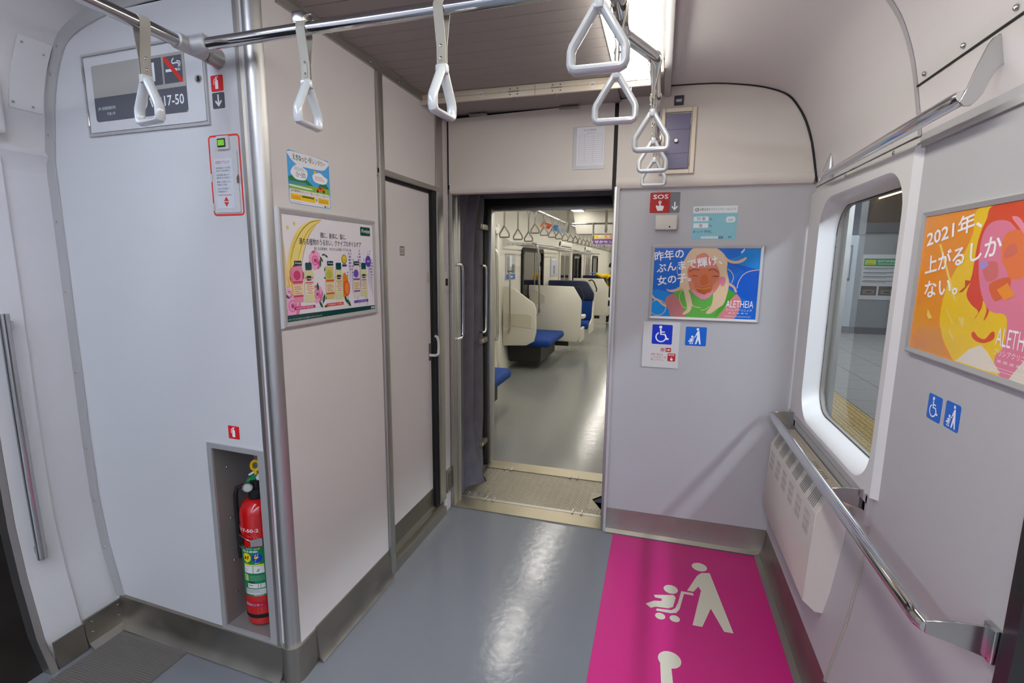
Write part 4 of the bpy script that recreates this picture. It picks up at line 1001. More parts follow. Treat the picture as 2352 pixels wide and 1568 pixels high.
rose(1.494, 1.500, 0.034, '#E29FC0', '#C9588E'); rose(1.398, 1.450, 0.036, '#D87A98', '#BC3D68'); rose(1.370, 1.350, 0.040, '#E6A6C6', '#CF76A4'); rose(1.497, 1.382, 0.032, '#E3A0BE', '#CC6E9A'); rose(1.356, 1.398, 0.016, '#E2B4C8', '#D490B0')
def leaf(a, b, L, an, h='#2E5A38'):
    c, s_ = math.cos(an), math.sin(an); q = [(0,0),(.35,.16),(.7,.14),(1,0),(.7,-.14),(.35,-.16)]
    p.poly([(a+L*(x*c-y*s_), b+L*(x*s_+y*c)) for x, y in q], h, 4)
for a, b, L, an in ((1.520,1.515,.028,-.9),(1.530,1.518,.022,.2),(1.522,1.505,.03,-1.6),(1.545,1.52,.024,-.4),(1.525,1.345,.04,1.2),(1.53,1.335,.03,.1),(1.525,1.33,.035,2.2),(1.54,1.36,.03,.7),(1.515,1.32,.03,-.9),(1.655,1.375,.04,-1.2),(1.665,1.355,.045,-.8),(1.5,1.425,.04,-1.5),(1.36,1.375,.03,2.6),(1.54,1.46,.022,1.1),(1.535,1.44,.022,-.3)): leaf(a, b, L, an)
for k in range(26):                                      # lavender sprigs
    a = 1.680+(k % 13)*0.0145; b = 1.315+0.012*(k*7 % 9); p.stroke([(a, b), (a+0.012*((k % 3)-1), b+0.14-0.004*(k % 5))], 0.0012, '#8E86A8', 3, smooth=False)
    for j in range(5): p.circ(a+0.012*((k % 3)-1)*(.6+.1*j)+random.uniform(-.003,.003), b+0.08+j*0.012, 0.0028, random.choice(['#6A57A5','#8272BE','#5B4A90']), 4)
p.poly(cat_([(a+.008, b) for a, b in D['orange']]), '#D97A1E', 3); p.circ(1.672, 1.395, 0.020, '#C9502A', 4, rb=0.03); p.circ(1.672, 1.395, 0.015, '#E0813A', 5, rb=0.024)
p.poly([(a+.006, b) for a, b in D['grass']], '#B9A640', 3)
p.circ(1.662, 1.505, 0.016, '#8F7B1C', 5, rb=0.018); p.circ(1.662, 1.506, 0.012, '#D9C22C', 6, rb=0.014); p.rect(1.648, 1.676, 1.478, 1.486, '#4B3C86', 6)
p.circ(1.825, 1.498, 0.020, '#5C3FA0', 5, rb=0.023)
boxes = [(1.376, 1.424, '#D68A9E', '#C43A66', '#C13A6A'), (1.546, 1.594, '#CDBB72', '#C85A32', '#C24A2E'), (1.716, 1.760, '#A998C8', '#6A4FB0', '#5A3EA0')]
for x0, x1, c1, c2, c3 in boxes:
    p.rect(x0, x1, 1.360, 1.478, '#D9CFC0' if x0 > 1.7 else c1, 4); p.rect(x0, x1, 1.385, 1.420, '#E0C8A0', 5); p.rect(x0+.002, x1, 1.424, 1.431, c2, 5); p.rect(x0+.002, x1, 1.378, 1.384, c2, 5)
    p.circ((x0+x1)/2-.002, 1.450, 0.017, c2 if x0 > 1.7 or x0 < 1.5 else '#A9B04A', 5, rb=0.016)
for x0, x1, lab, cap in ((1.432, 1.482, '#D2647E', 0), (1.602, 1.647, '#CFA070', 0), (1.768, 1.812, '#8E7CC0', 0)):
    zb = 1.357; zt = 1.466; xm = (x0+x1)/2
    p.poly([(x0, zb+.004), (x0+.004, zb), (x1-.004, zb), (x1, zb+.004), (x1, zt-.012), (x1-.008, zt), (x0+.008, zt), (x0, zt-.012)], '#CFCD9A', 6)
    p.rect(x0+.003, x1-.003, zb+.026, zb+.074, '#E3D2B4', 7); p.rect(x0+.005, x1-.005, zb+.064, zb+.070, lab, 8); p.rect(x0+.005, x1-.005, zb+.080, zb+.087, lab, 8)
    p.rect(xm-.016, xm+.016, zt+.001, zt+.026, '#12474A', 7, r=.004); p.rect(xm-.012, xm+.010, zb+.074, zb+.090, '#12302E', 9)
p.rect(1.376, 1.482, 1.336, 1.346, '#C8185E', 6); p.rect(1.545, 1.646, 1.334, 1.345, '#CE4A2C', 6); p.rect(1.716, 1.815, 1.334, 1.344, '#5E3AA4', 6)
p.poly([(1.338,1.296),(1.866,1.296),(1.866,1.315),(1.338,1.321)], '#10403C', 6); p.rect(1.776, 1.845, 1.600, 1.634, '#0F4A3E', 5)
for x0 in (1.388, 1.558, 1.724): p.rect(x0, x0+.035, 1.482, 1.498, '#10353C', 6)
put(t, 'artwork', p)
p = P(fr); p.k = 340; K_ = '#1F2A2A'
p.text('顔に、身体に、髪に。', 1.527, 1.578, 0.020, K_, 10, w=0.150); p.text('満ちる植物のうるおい。クナイプのオイルケア', 1.416, 1.552, 0.022, K_, 10, w=0.360); p.text('気になる乾燥や、マスクによる肌トラブルにも', 1.490, 1.535, 0.011, K_, 10, w=0.215)
p.text('Kneipp', 1.781, 1.608, 0.018, '#EEF2EE', 10, w=0.058, shear=0.25)
for x0 in (1.391, 1.561, 1.727): p.text('Kneipp', x0, 1.486, 0.008, '#EEF2EE', 10, w=0.028, shear=0.25)
for xm in (1.457, 1.6245, 1.790): p.text('Kneipp', xm-0.011, 1.434, 0.0065, '#EEF2EE', 11, w=0.02, shear=0.25); 
for xm, c in ((1.457,'#8E3A50'), (1.6245,'#7A4A28'), (1.790,'#4E3E80')):
    for k, ww in enumerate((.03,.02,.034,.03,.026)): p.rect(xm-ww/2, xm+ww/2, 1.388+k*.007, 1.3895+k*.007, c, 10)
for x0 in (1.378, 1.549, 1.718):
    for k, ww in enumerate((.034,.022,.036,.03)): p.rect(x0+.003, x0+.003+ww, 1.390+k*.007, 1.3915+k*.007, '#8A6A50', 10)
p.text('皮膚科専門医推奨', 1.385, 1.3385, 0.005, '#F2E6EA', 10, w=0.085); p.text('天然植物オイル配合', 1.552, 1.337, 0.005, '#F2E6EA', 10, w=0.085); p.text('しっとり潤う香り', 1.724, 1.3365, 0.005, '#F2E6EA', 10, w=0.08)
p.text('クナイプ バイオオイル 公式オンラインショップ', 1.345, 1.303, 0.006, '#DCE8E4', 10, w=0.17)
for k in range(3): p.rect(1.835+k*.009, 1.841+k*.009, 1.303, 1.311, '#DCE8E4', 10)
p.rect(1.655, 1.669, 1.501, 1.5025, '#5A4A10', 10); p.text('NEW', 1.815, 1.494, 0.008, '#E8E0F4', 10, w=0.02)
put(t, 'printing', p)

GLOSSY[0] = False
# --- train-and-car-hire sticker above it
o = obj('sticker', board(F_tw, 1.393, 1.606, 1.684, 1.851, 0, 0.0006, ink('#4AA0DC'), r=0.010), label='square blue and green sticker with clouds and an orange car above the floral poster', cat='sticker')
p = P(lambda a, b, c: F_tw(a+0.012, b, 0.0006+c)); D = CARAD
c2_ = lambda L: [(min(max(a, 1.382), 1.592), b) for a, b in L]
p.rect(1.383, 1.591, 1.686, 1.733, '#DDDAD8', 1, r=.008)
p.poly(cat_(D['cloud1']), '#E0E0E2', 2); p.poly(cat_(D['cloud2']), '#E4E6EA', 4); p.poly(cat_(D['cloud3']), '#E4E6EA', 4); p.circ(1.515, 1.798, .0085, '#E8A81C', 3)
p.poly(c2_(D['hill1']), '#1C7A48', 3); p.poly(c2_(D['hill2']), '#1C7A48', 3); p.poly(c2_(D['green']), '#7DB43C', 4); p.poly(c2_(D['train']), '#4C8E98', 5); p.poly(c2_(D['white']), '#DDE2DC', 5)
p.poly(D['car'], '#DE6A1C', 6); p.circ(1.524, 1.739, .005, '#3A2A22', 7); p.circ(1.557, 1.740, .005, '#3A2A22', 7); p.rect(1.531, 1.547, 1.747, 1.752, '#5A3A30', 7)
p.rect(1.388, 1.509, 1.697, 1.716, '#E6BC14', 3); p.rect(1.525, 1.583, 1.698, 1.716, '#E6BC14', 3)
p.text('えきねっと', 1.406, 1.824, .019, '#1A5A46', 4, w=.068, off=.022); p.text('+駅レンタカー', 1.479, 1.826, .018, '#23423C', 5, w=.092)
p.text('15〜30%', 1.419, 1.772, .016, '#22303A', 6, w=.046)
for k in range(3): p.rect(1.409, 1.463-.003*k, 1.793+.004*k, 1.7943+.004*k, '#8C9AA2', 6)
for k in range(3): p.rect(1.512, 1.565-.006*k, 1.776+.005*k, 1.7775+.005*k, '#D0806C', 6)
p.text('JRの乗車券とセットで「駅レンタカー」がおトク!', 1.390, 1.720, .0095, '#3A4440', 4, w=.195); p.rect(1.442, 1.503, 1.708, 1.714, '#4A6A1C', 5)
for k in range(3): p.rect(1.392, 1.434, 1.700+.004*k, 1.7012+.004*k, '#C0602C', 5); p.rect(1.530, 1.578, 1.701+.004*k, 1.7022+.004*k, '#C0602C', 5)
p.ring(1.516, 1.707, .003, .0018, '#2A3030', 5); p.rect(1.388, 1.440, 1.690, 1.6912, '#8A8886', 3); p.rect(1.558, 1.567, 1.687, 1.692, '#2A3A3A', 3, r=.001); p.text('JR', 1.572, 1.687, .006, '#2A3A3A', 3, w=.009)
obj('printing', p, o)

# --- signs on the end wall
o = obj('sign', board(F_far, -0.071, 0.073, 1.754, 1.854, 0, 0.0015, ink('#6C6E72'), r=.004), label='red and grey SOS sign with a pressing hand and a down arrow', cat='sign')
p = P(lambda a, b, c: F_far(a, b, .0015+c)); p.rect(-.071, .026, 1.754, 1.854, '#B3201C', 1, r=.004); p.text('SOS', -.056, 1.822, .022, '#EDEBE8', 3, w=.072, off=.02)
hand_icon(p, -.022, 1.788, .056, '#EDEBE8', 3); arrow_dn(p, .049, 1.786, .05, '#EDEBE8', 3); obj('printing', p, o)
t = empty('call_button_box', (0.013, YF, 1.669), 'small cream plastic box under the SOS sign', 'box')
mb = MB(); mb.box(-.041, .066, YF-.028, YF, 1.669, 1.742, CREAM, bev=.007, seg=3); put(t, 'case', mb)
mb = MB(); mb.rev([(.0001, -.002), (.0035, -.001), (.004, 0)], (.030, YF-.028, 1.684), BLACK, 10, 'y'); put(t, 'screw', mb)
o = obj('sticker', board(F_far, .137, .342, 1.620, 1.784, 0, .0006, ink('#86BCC6'), r=.004), label='light blue booking sticker with a white header strip to the right of the cream box', cat='sticker')
p = P(lambda a, b, c: F_far(a, b, .0006+c)); p.rect(.138, .341, 1.749, 1.783, '#D6DADA', 1, r=.004)
p.ring(.155, 1.766, .0075, .0022, '#2A3A3E', 2); p.stroke([(.151,1.767),(.154,1.762),(.162,1.772)], .0022, '#2A3A3E', 3, smooth=False)
p.text('JR東日本ダイナミックレールパック', .167, 1.759, .015, '#2A3A3E', 2, w=.167)
p.rect(.143, .211, 1.711, 1.733, '#DCE2E2', 1); p.rect(.143, .211, 1.679, 1.701, '#DCE2E2', 1); p.text('列 車', .158, 1.714, .016, '#2A3A3E', 2, w=.040); p.text('宿', .169, 1.682, .016, '#2A3A3E', 2)
p.text('も', .217, 1.714, .013, '#2A3A3E', 2); p.text('も', .217, 1.682, .013, '#2A3A3E', 2); p.text('ネット予約。', .141, 1.652, .016, '#2A3A3E', 2, w=.092)
p.poly(cat_([(.292,1.712),(.300,1.704),(.330,1.706),(.334,1.720),(.328,1.731),(.300,1.731),(.293,1.724)]), '#D6E2E2', 1); p.rect(.300, .326, 1.717, 1.7185, '#5C7076', 2); p.rect(.300, .322, 1.711, 1.7125, '#5C7076', 2)
p.rect(.182, .266, 1.627, 1.637, '#DCE2E2', 1); p.rect(.263, .283, 1.627, 1.637, '#22343A', 2); p.text('ダイナミックレールパック', .186, 1.6295, .0055, '#44565A', 3, w=.072); p.text('検索', .266, 1.629, .006, '#DCE2E2', 3, w=.014); p.text('JR', .306, 1.627, .011, '#22343A', 2, w=.018)
obj('printing', p, o)
o = obj('button_panel', board(F_far, -.071, .111, .962, 1.203, 0, .006, WHITEPL, r=.004), label='white panel with blue wheelchair symbol and small red SOS mark, below the blue poster', cat='panel')
p = P(lambda a, b, c: F_far(a, b, .006+c)); p.rect(-.026, .075, 1.086, 1.189, '#0A2FB8', 1, r=.006); wheelchair(p, .024, 1.138, .105, '#E6E8EE', 3)
p.text('開', .022, 1.047, .019, '#B2282C', 2, off=.01); p.rect(.046, .073, 1.047, 1.068, '#B2282C', 2, r=.002); p.stroke([(.050,1.0575),(.064,1.0575)], .004, '#EDEBE8', 3, smooth=False); p.poly([(.061,1.063),(.061,1.052),(.069,1.0575)], '#EDEBE8', 3)
for k, s_ in enumerate(('故障の場合は', 'このボタンを', '押して下さい。')): p.text(s_, -.026, 1.026-.0145*k, .011, '#B24A42', 2, w=(.060,.078,.066)[k])
p.rect(.058, .097, .998, 1.040, '#B2282C', 2, r=.004); p.text('SOS', .062, 1.028, .008, '#EDEBE8', 3, w=.029, off=.02); hand_icon(p, .078, 1.011, .020, '#EDEBE8', 3)
obj('printing', p, o)
def blue_icon(fn, a0, a1, b0, b1, kind, label, where):
    o = obj('symbol_sticker', board(fn, a0, a1, b0, b1, 0, .0006, ink('#0E62C4'), r=.006), label=label, cat='sticker', group=where)
    p = P(lambda a, b, c: fn(a, b, .0006+c)); s_ = a1-a0
    if kind == 'w': wheelchair(p, (a0+a1)/2-.03*s_, (b0+b1)/2, s_*.98, '#E4E8EE', 2)
    else: stroller(p, a0+s_*.14, b0+s_*.08, (b1-b0)*.86/.482, '#E4E8EE', 2)
    obj('symbol', p, o)
blue_icon(F_far, .140, .241, 1.086, 1.184, 's', 'blue pram symbol sticker under the blue poster on the end wall', 'blue symbol stickers')
blue_icon(F_rw, -1.476, -1.413, 1.122, 1.186, 'w', 'small blue wheelchair sticker on the side wall under the orange poster', 'blue symbol stickers')
blue_icon(F_rw, -1.396, -1.335, 1.124, 1.188, 's', 'small blue pram sticker on the side wall, right of the wheelchair sticker', 'blue symbol stickers')

# --- hatch papers on the bulkhead
t = empty('paper_holder', (-.385, 2.662, 1.975), 'white inspection form in a metal holder on the beige hatch panel', 'form')
put(t, 'holder', board(F_bulk, -.466, -.306, 1.975, 2.185, -.004, .002, ALU, r=.004)); put(t, 'paper', board(F_bulk, -.448, -.306, 1.992, 2.180, .002, .003, ink('#D9D9DC')))
p = P(lambda a, b, c: F_bulk(a, b, .003+c)); p.text('出入台検査表', -.412, 2.162, .008, '#6A6A70', 1, w=.062)
for k in range(14): z = 2.008+k*.0105; p.rect(-.436, -.316, z, z+.0007, '#8A8A92', 1)
for x in (-.436, -.408, -.364, -.3167): p.rect(x, x+.0007, 2.008, 2.145, '#8A8A92', 1)
p.text('年 月 日', -.396, 2.150, .005, '#77777E', 1, w=.04); put(t, 'printing', p)
for a, b in ((-.457, 2.165), (-.460, 1.993), (-.436, 1.983), (-.340, 1.983)):
    mb = MB(); mb.rev([(.0001, -.002), (.003, -.001), (.0035, 0)], (a, 2.660, b), DSTEEL, 8, 'y'); put(t, 'screw', mb)
o = obj('symbol_plate', board(F_bulk, .018, .062, 2.252, 2.297, 0, .002, ink('#3E4046'), r=.003), label='tiny dark square symbol plate above the louvre box', cat='plate')
p = P(lambda a, b, c: F_bulk(a, b, .002+c)); p.rect(.030, .052, 2.268, 2.281, '#DADADA', 1); p.rect(.026, .030, 2.271, 2.278, '#DADADA', 1)
for k in range(3): p.rect(.035+k*.006, .0365+k*.006, 2.268, 2.281, '#3E4046', 2)
obj('printing', p, o)
t = empty('equipment_cover', (.045, 2.66, 1.935), 'metal framed box with a violet grey panel and a round knob on the bulkhead', 'cabinet')
mb = MB()
for a0, a1, b0, b1 in ((-.036, -.018, 1.935, 2.240), (.104, .125, 1.935, 2.240), (-.018, .104, 2.220, 2.240), (-.018, .104, 1.935, 1.955)): mb.box(a0, a1, 2.648, 2.663, b0, b1, CREAMALU, bev=.002, seg=1)
put(t, 'frame', mb)
mb = MB(); mb.box(-.014, .098, 2.652, 2.660, 1.960, 2.214, mat('violet_panel', '#6F6B86', .35), bev=.001, seg=1)
for z in (2.030, 2.140): mb.box(-.014, .098, 2.6512, 2.653, z, z+.002, mat('violet_groove', '#4E4A64', .5))
dr = put(t, 'door', mb)
mb = MB(); mb.rev([(.0001, -.016), (.008, -.016), (.010, -.013), (.010, -.004), (.005, 0)], (.036, 2.652, 2.088), SATIN, 14, 'y'); obj('knob', mb, dr)
for z in (1.995, 2.175):
    mb = MB(); mb.tube([(.101, 2.648, z-.018), (.101, 2.648, z+.018)], .003, STEEL, 8); put(t, 'hinge', mb)

# --- car number cabinet in the partition
t = empty('number_cabinet', (-1.65, py(-1.65), 1.913), 'white hinged cabinet door with the grey car number board on the partition', 'cabinet')
Fp = lambda a, b, c: F_pt(a, b, c)
mb = MB()
for a0, a1, b0, b1 in ((-1.930, -1.923, 1.915, 2.178), (-1.379, -1.372, 1.915, 2.178), (-1.923, -1.379, 2.171, 2.178), (-1.923, -1.379, 1.915, 1.922)): mb.prism([F_pt(a, b, 0) for a, b in ((a0,b0),(a1,b0),(a1,b1),(a0,b1))], Vector(F_pt(0,0,.007))-Vector(F_pt(0,0,0)), ALU)
put(t, 'frame', mb); dr = put(t, 'door', board(Fp, -1.918, -1.384, 1.927, 2.166, 0, .005, WALL, r=.004))
for z in (2.115, 1.975):
    mb = MB(); a = F_pt(-1.922, z-.025, .007); b = F_pt(-1.922, z+.025, .007); mb.tube([a, b], .004, SATIN, 8); put(t, 'hinge', mb)
mb = MB(); c = F_pt(-1.403, 2.051, .005); mb.rev([(.0001, -.003), (.007, -.003), (.012, -.004), (.013, 0)], c, SATIN, 18, 'y'); mb.box(c[0]-.003, c[0]+.003, c[1]-.0045, c[1]-.003, c[2]-.007, c[2]+.007, BLACK); obj('lock', mb, dr)
nb = board(Fp, -1.882, -1.456, 1.960, 2.138, .005, .0065, ink('#A19E97'), r=.008); nb = obj('number_board', nb, dr)

p = P(lambda a, b, c: F_pt(a, b, .0065+c))
p.poly([(-1.882,2.036),(-1.456,2.036),(-1.456,1.968),(-1.464,1.960),(-1.874,1.960),(-1.882,1.968)], '#55575E', 1)
p.rect(-1.628, -1.554, 2.049, 2.130, '#55575E', 1); p.rect(-1.546, -1.467, 2.049, 2.129, '#55575E', 1)
p.text('1', -1.592, 2.062, .056, '#E4E4E6', 3, al='C', off=.02)
p.rect(-1.538, -1.488, 2.083, 2.091, '#DEDEE0', 3); p.rect(-1.485, -1.481, 2.083, 2.091, '#DEDEE0', 3); p.rect(-1.478, -1.475, 2.083, 2.091, '#DEDEE0', 3)
p.stroke([(-1.482,2.094),(-1.480,2.104),(-1.492,2.107),(-1.505,2.106),(-1.508,2.114),(-1.500,2.121)], .004, '#DEDEE0', 3); p.stroke([(-1.476,2.094),(-1.474,2.108),(-1.488,2.112)], .003, '#DEDEE0', 3)
p.poly([(-1.546,2.129),(-1.535,2.129),(-1.467,2.058),(-1.467,2.049),(-1.477,2.049),(-1.546,2.120)], '#D2322A', 4)
p.text('モハE217-50', -1.682, 1.984, .032, '#E4E4E6', 3, w=.212, off=.012); p.text('JR', -1.868, 1.995, .010, '#DEDEE0', 3, w=.016); p.text('新津車両製作所', -1.848, 1.995, .011, '#DEDEE0', 3, w=.066); p.text('平成11年', -1.826, 1.977, .010, '#DEDEE0', 3, w=.040)
p.name_ = 'x'
obj('printing', p, t)
# small signs right of it
o = obj('sign', board(Fp, -1.360, -1.312, 2.010, 2.056, 0, .001, ink('#D8262A'), r=.004), label='red fire extinguisher symbol at the top of the partition', cat='sign')
p = P(lambda a, b, c: F_pt(a, b, .001+c)); ext_icon(p, -1.338, 2.034, .042, '#ECEAEA', 2); obj('symbol', p, o)
o = obj('sign', board(Fp, -1.359, -1.311, 1.960, 2.006, 0, .001, ink('#4E5158'), r=.004), label='grey down arrow sign under the red extinguisher symbol', cat='sign')
p = P(lambda a, b, c: F_pt(a, b, .001+c)); arrow_dn(p, -1.335, 1.983, .044, '#E4E4E6', 2); obj('symbol', p, o)
o = obj('sign', board(Fp, -1.406, -1.357, .888, .934, 0, .001, ink('#D8262A'), r=.002), label='small red extinguisher symbol just above the niche', cat='sign')
p = P(lambda a, b, c: F_pt(a, b, .001+c)); ext_icon(p, -1.383, .912, .042, '#ECEAEA', 2); obj('symbol', p, o)
# emergency door-cock cabinet, outlined in red
t = empty('emergency_cabinet', (-1.328, py(-1.328), 1.636), 'white emergency door release cabinet outlined in red tape', 'cabinet')
p = P(F_pt)
def rr_outline(a0, a1, b0, b1, r, wd, h, lv):
    pts = []
    for cx_, cy_, q in ((a1-r,b0+r,-1),(a1-r,b1-r,0),(a0+r,b1-r,1),(a0+r,b0+r,2)):
        for k in range(5): tt = PI/2*(q+k/4); pts.append((cx_+r*math.cos(tt), cy_+r*math.sin(tt)))
    pts.append(pts[0]); p.stroke(pts, wd, h, lv, smooth=False)
rr_outline(-1.389, -1.266, 1.640, 1.880, .010, .006, '#DE3A26', 1); obj('red_outline', p, t)
dr = put(t, 'door', board(Fp, -1.382, -1.275, 1.647, 1.832, 0, .004, WALL, r=.003)); lp_ = obj('label_plate', board(Fp, -1.368, -1.295, 1.660, 1.812, .004, .005, ink('#CFD1D6'), r=.003), dr)
p = P(lambda a, b, c: F_pt(a, b, .005+c)); p.text('非常用ドアコック', -1.363, 1.795, .010, '#C8332E', 2, w=.056)
for k, (n_, w_) in enumerate(((0,.060),(0,.056),(1,.052),(1,.056),(2,.056),(2,.040),(3,.046),(3,.040))):
    z = 1.780-.0085*k-.004*n_; p.text(('非常の場合は赤いハンドルを手前に','引けばドアは手で開きます','走行中は絶対に使わないで','線路に降りるときは注意して','電車にご注意ください')[k % 5], -1.362, z, .006, '#3E4048', 2, w=w_)
p.rect(-1.362, -1.306, 1.700, 1.7015, '#C8332E', 2); p.poly([(-1.339,1.682),(-1.319,1.682),(-1.329,1.696)], '#D2322A', 2); p.poly([(-1.339,1.679),(-1.319,1.679),(-1.329,1.665)], '#D2322A', 2)
obj('printing', p, t)
mb = MB(); mb.prism([F_pt(a, b, .004) for a, b in ((-1.279,1.735),(-1.273,1.735),(-1.273,1.760),(-1.279,1.752))], Vector(F_pt(0,0,.003))-Vector(F_pt(0,0,0)), DSTEEL); obj('catch', mb, dr)
for z in (1.665, 1.755): mb = MB(); mb.tube([F_pt(-1.383, z-.012, .004), F_pt(-1.383, z+.012, .004)], .003, STEEL, 8); put(t, 'hinge', mb)
mb = board(Fp, -1.352, -1.302, 1.838, 1.878, 0, .007, WHITEPL, r=.004)
gp = put(t, 'level_gauge', mb); mb = board(Fp, -1.345, -1.314, 1.845, 1.870, .007, .009, DARK); obj('gauge_frame', mb, gp)
put(t, 'gauge_window', board(Fp, -1.342, -1.317, 1.849, 1.866, .009, .0095, ink('#8FE03A')))

# ================================================================== fire extinguisher in the niche
EX, EY, EZ = -1.384, 1.392, 0.146; ER = 0.064
t = empty('fire_extinguisher', (EX, EY, EZ), 'red fire extinguisher with green handle standing in the wall niche', 'extinguisher')
mb = MB(); mb.rev([(0.0001, .006), (ER*.75, .004), (ER*.93, .012), (ER*.97, .03), (ER*.97, .043)], (EX, EY, EZ), RED, 36)
mb.rev([(ER*.985, .043), (ER*.985, .055), (ER, .056), (ER, .43), (ER*.985, .446), (ER*.93, .461), (ER*.82, .474), (ER*.66, .484), (ER*.42, .492)], (EX, EY, EZ), RED, 40)
mb.rev([(ER*1.003, .395), (ER*1.012, .398), (ER*1.003, .401)], (EX, EY, EZ), RED, 40); put(t, 'cylinder', mb)
mb = MB(); mb.rev([(ER*.985, .040), (ER*1.004, .042), (ER*1.004, .054), (ER*.985, .057)], (EX, EY, EZ), BLACK, 40); put(t, 'base_ring', mb)
mb = MB(); mb.rev([(.0285, .488), (.030, .492), (.030, .515), (.032, .517), (.032, .530), (.024, .533), (.024, .560), (.0001, .562)], (EX, EY, EZ), BLACK, 24)
put(t, 'neck_cap', mb)
GRN = mat('handle_green', '#0B7A45', 0.3)
# direction towards the viewer: ux across, uf forward
ux = Vector((.80, .60, 0)).normalized(); uf = Vector((.60, -.80, 0)).normalized(); up = Vector((0, 0, 1)); E0 = Vector((EX, EY, EZ))
def epos(a, f, z): return E0+ux*(a+(.009 if z > .53 else .0))+uf*f+up*(z-(.007 if z > .53 else 0))
mb = MB()
def lever(pts, f0, f1, m):
    mb.prism([epos(a, f0, z) for a, z in pts], uf*(f1-f0), m, bev=.002, seg=1)
lever([(-.045, .548), (-.030, .540), (.010, .548), (.085, .545), (.085, .556), (.030, .575), (-.005, .592), (-.020, .588)], -.010, .010, GRN)
lever([(-.052, .545), (-.035, .575), (.010, .600), (.085, .622), (.085, .612), (.02, .585), (-.03, .556)], -.011, .011, GRN); put(t, 'lever', mb)
mb = MB(); R_ = .0155; c0 = epos(-.006, .012, .623)
mb.tube([c0+ux*R_*math.cos(k*2*PI/16)*.85+up*R_*math.sin(k*2*PI/16)*1.15 for k in range(16)], .006, mat('pin_yellow', '#E8B90A', .35), 10, closed=True, up=tuple(uf))
mb.tube([epos(-.006, .012, .607), epos(-.006, .012, .590)], .006, mat('pin_yellow'), 8); put(t, 'safety_pin_ring', mb)
mb = MB(); q = epos(-.034, .030, .550)
mb.tube([q-uf*.02, q, q+uf*.003], [.016, .019, .017], SATIN, 20); mb.tube([q+uf*.003, q+uf*.005], .013, mat('gauge_face', '#B8BAB8', .3), 16); put(t, 'pressure_gauge', mb)
mb = MB(); mb.prism([epos(-.004, .014, .566), epos(.020, .014, .564), epos(.026, .014, .578), epos(.016, .014, .592), epos(.000, .014, .590), epos(-.008, .014, .578)], uf*.002, WHITEC)
mb.prism([epos(-.030, .006, .585), epos(-.008, .006, .597), epos(-.010, .006, .603), epos(-.032, .006, .591)], uf*.004, WHITEC); put(t, 'tag', mb)
mb = MB(); mb.tube([epos(-.02, -.01, .545), epos(-.055, -.02, .540), epos(-.068, -.02, .525), epos(-.074, -.02, .50), epos(-.075, -.02, .46), epos(-.074, -.02, .40), epos(-.074, -.02, .33), epos(-.073, -.02, .25)], .0078, BLACK, 12); put(t, 'hose', mb)
AC = math.atan2(uf.y, uf.x)
def F_ex(a, b, c):           # a = arc length round the cylinder (to the right), b = height
    an = AC+a/ER; r_ = ER+c
    return (EX+r_*math.cos(an), EY+r_*math.sin(an), EZ+b)
class PE(P):                 # print that follows the curved surface
    def rect(s, a0, a1, b0, b1, h, lv=1, r=0.0, rows=1):
        n = max(1, int((a1-a0)/.006)); m = ink(h)
        vs = [s.fn(a0+(a1-a0)*k/n, b, .0003+lv*s.STEP*.7) for b in (b0, b1) for k in range(n+1)]
        return s.add(vs, [(k, k+1, n+2+k, n+1+k) for k in range(n)], m)
    def circ(s, a, b, r, h, lv=1, rb=None, n=20):
        vs = [s.fn(a, b, lv*s.STEP)]
        for q in (.35, .7, 1): vs += [s.fn(a+q*r*math.cos(2*PI*k/n), b+q*r*math.sin(2*PI*k/n), lv*s.STEP) for k in range(n)]
        fs = [(0, 1+k, 1+(k+1) % n) for k in range(n)]
        for j in (0, 1): fs += [(1+j*n+k, 1+j*n+(k+1) % n, 1+(j+1)*n+(k+1) % n, 1+(j+1)*n+k) for k in range(n)]
        return s.add(vs, fs, ink(h))
p = PE(F_ex)
SH = -.016
p.rect(-.080+SH, .040+SH, .130, .325, '#14784A', 1)
lab = put(t, 'label', p)
p = PE(lambda a, b, c: F_ex(a+SH, b, c))
p.circ(-.031, .283, .018, '#E3D312', 4); p.circ(.008, .283, .018, '#1238A8', 4)
p.poly([(.002,.296),(.014,.299),(.009,.287),(.015,.287),(.000,.268),(.005,.281),(-.001,.281)], '#EAD81A', 6)
p.poly([(-.040,.290),(-.032,.285),(-.034,.276),(-.042,.274)], '#20301C', 6); p.poly([(-.028,.290),(-.020,.292),(-.022,.280),(-.030,.274)], '#C03A1C', 6)
p.rect(-.046, .030, .252, .257, '#E6DE1C', 3); p.rect(-.046, -.009, .222, .251, '#D6D6D2', 3); p.rect(-.007, .030, .222, .251, '#D6D6D2', 3)
p.rect(-.046, -.040, .190, .217, '#D8D8D4', 3); p.rect(-.036, -.030, .190, .216, '#D6E01C', 3)
p.rect(-.034, .030, .163, .181, '#D6D6D2', 3); p.rect(-.046, .031, .137, .159, '#CFCFCB', 3)
p.rect(-.030, -.006, .184, .188, '#14140F', 3)
p.ring(-.028, .236, .008, .0015, '#3C3C38', 5, 2.6, 4.2); p.rect(.004, .013, .230, .233, '#20201C', 5); p.rect(.008, .014, .236, .239, '#20201C', 5); p.rect(.005, .016, .165, .179, '#8C928E', 4)
for k in range(5): p.rect(-.026, .030, .193+k*.0045, .1945+k*.0045, '#6FAE8E', 3)
for k in range(4): p.rect(-.044, .020-.01*(k % 2), .144+k*.0035, .1452+k*.0035, '#6C6C68', 5)
p.text('粉末（蓄圧式）消火器', -.050, .316, .005, '#E6EEE8', 4, w=.070); p.text('LG-3.5ND', -.050, .304, .008, '#E6EEE8', 4, w=.062, off=.03)
p.text('普通火災', -.037, .260, .004, '#E6EEE8', 4, w=.014); p.text('電気火災', .000, .260, .004, '#E6EEE8', 4, w=.018)
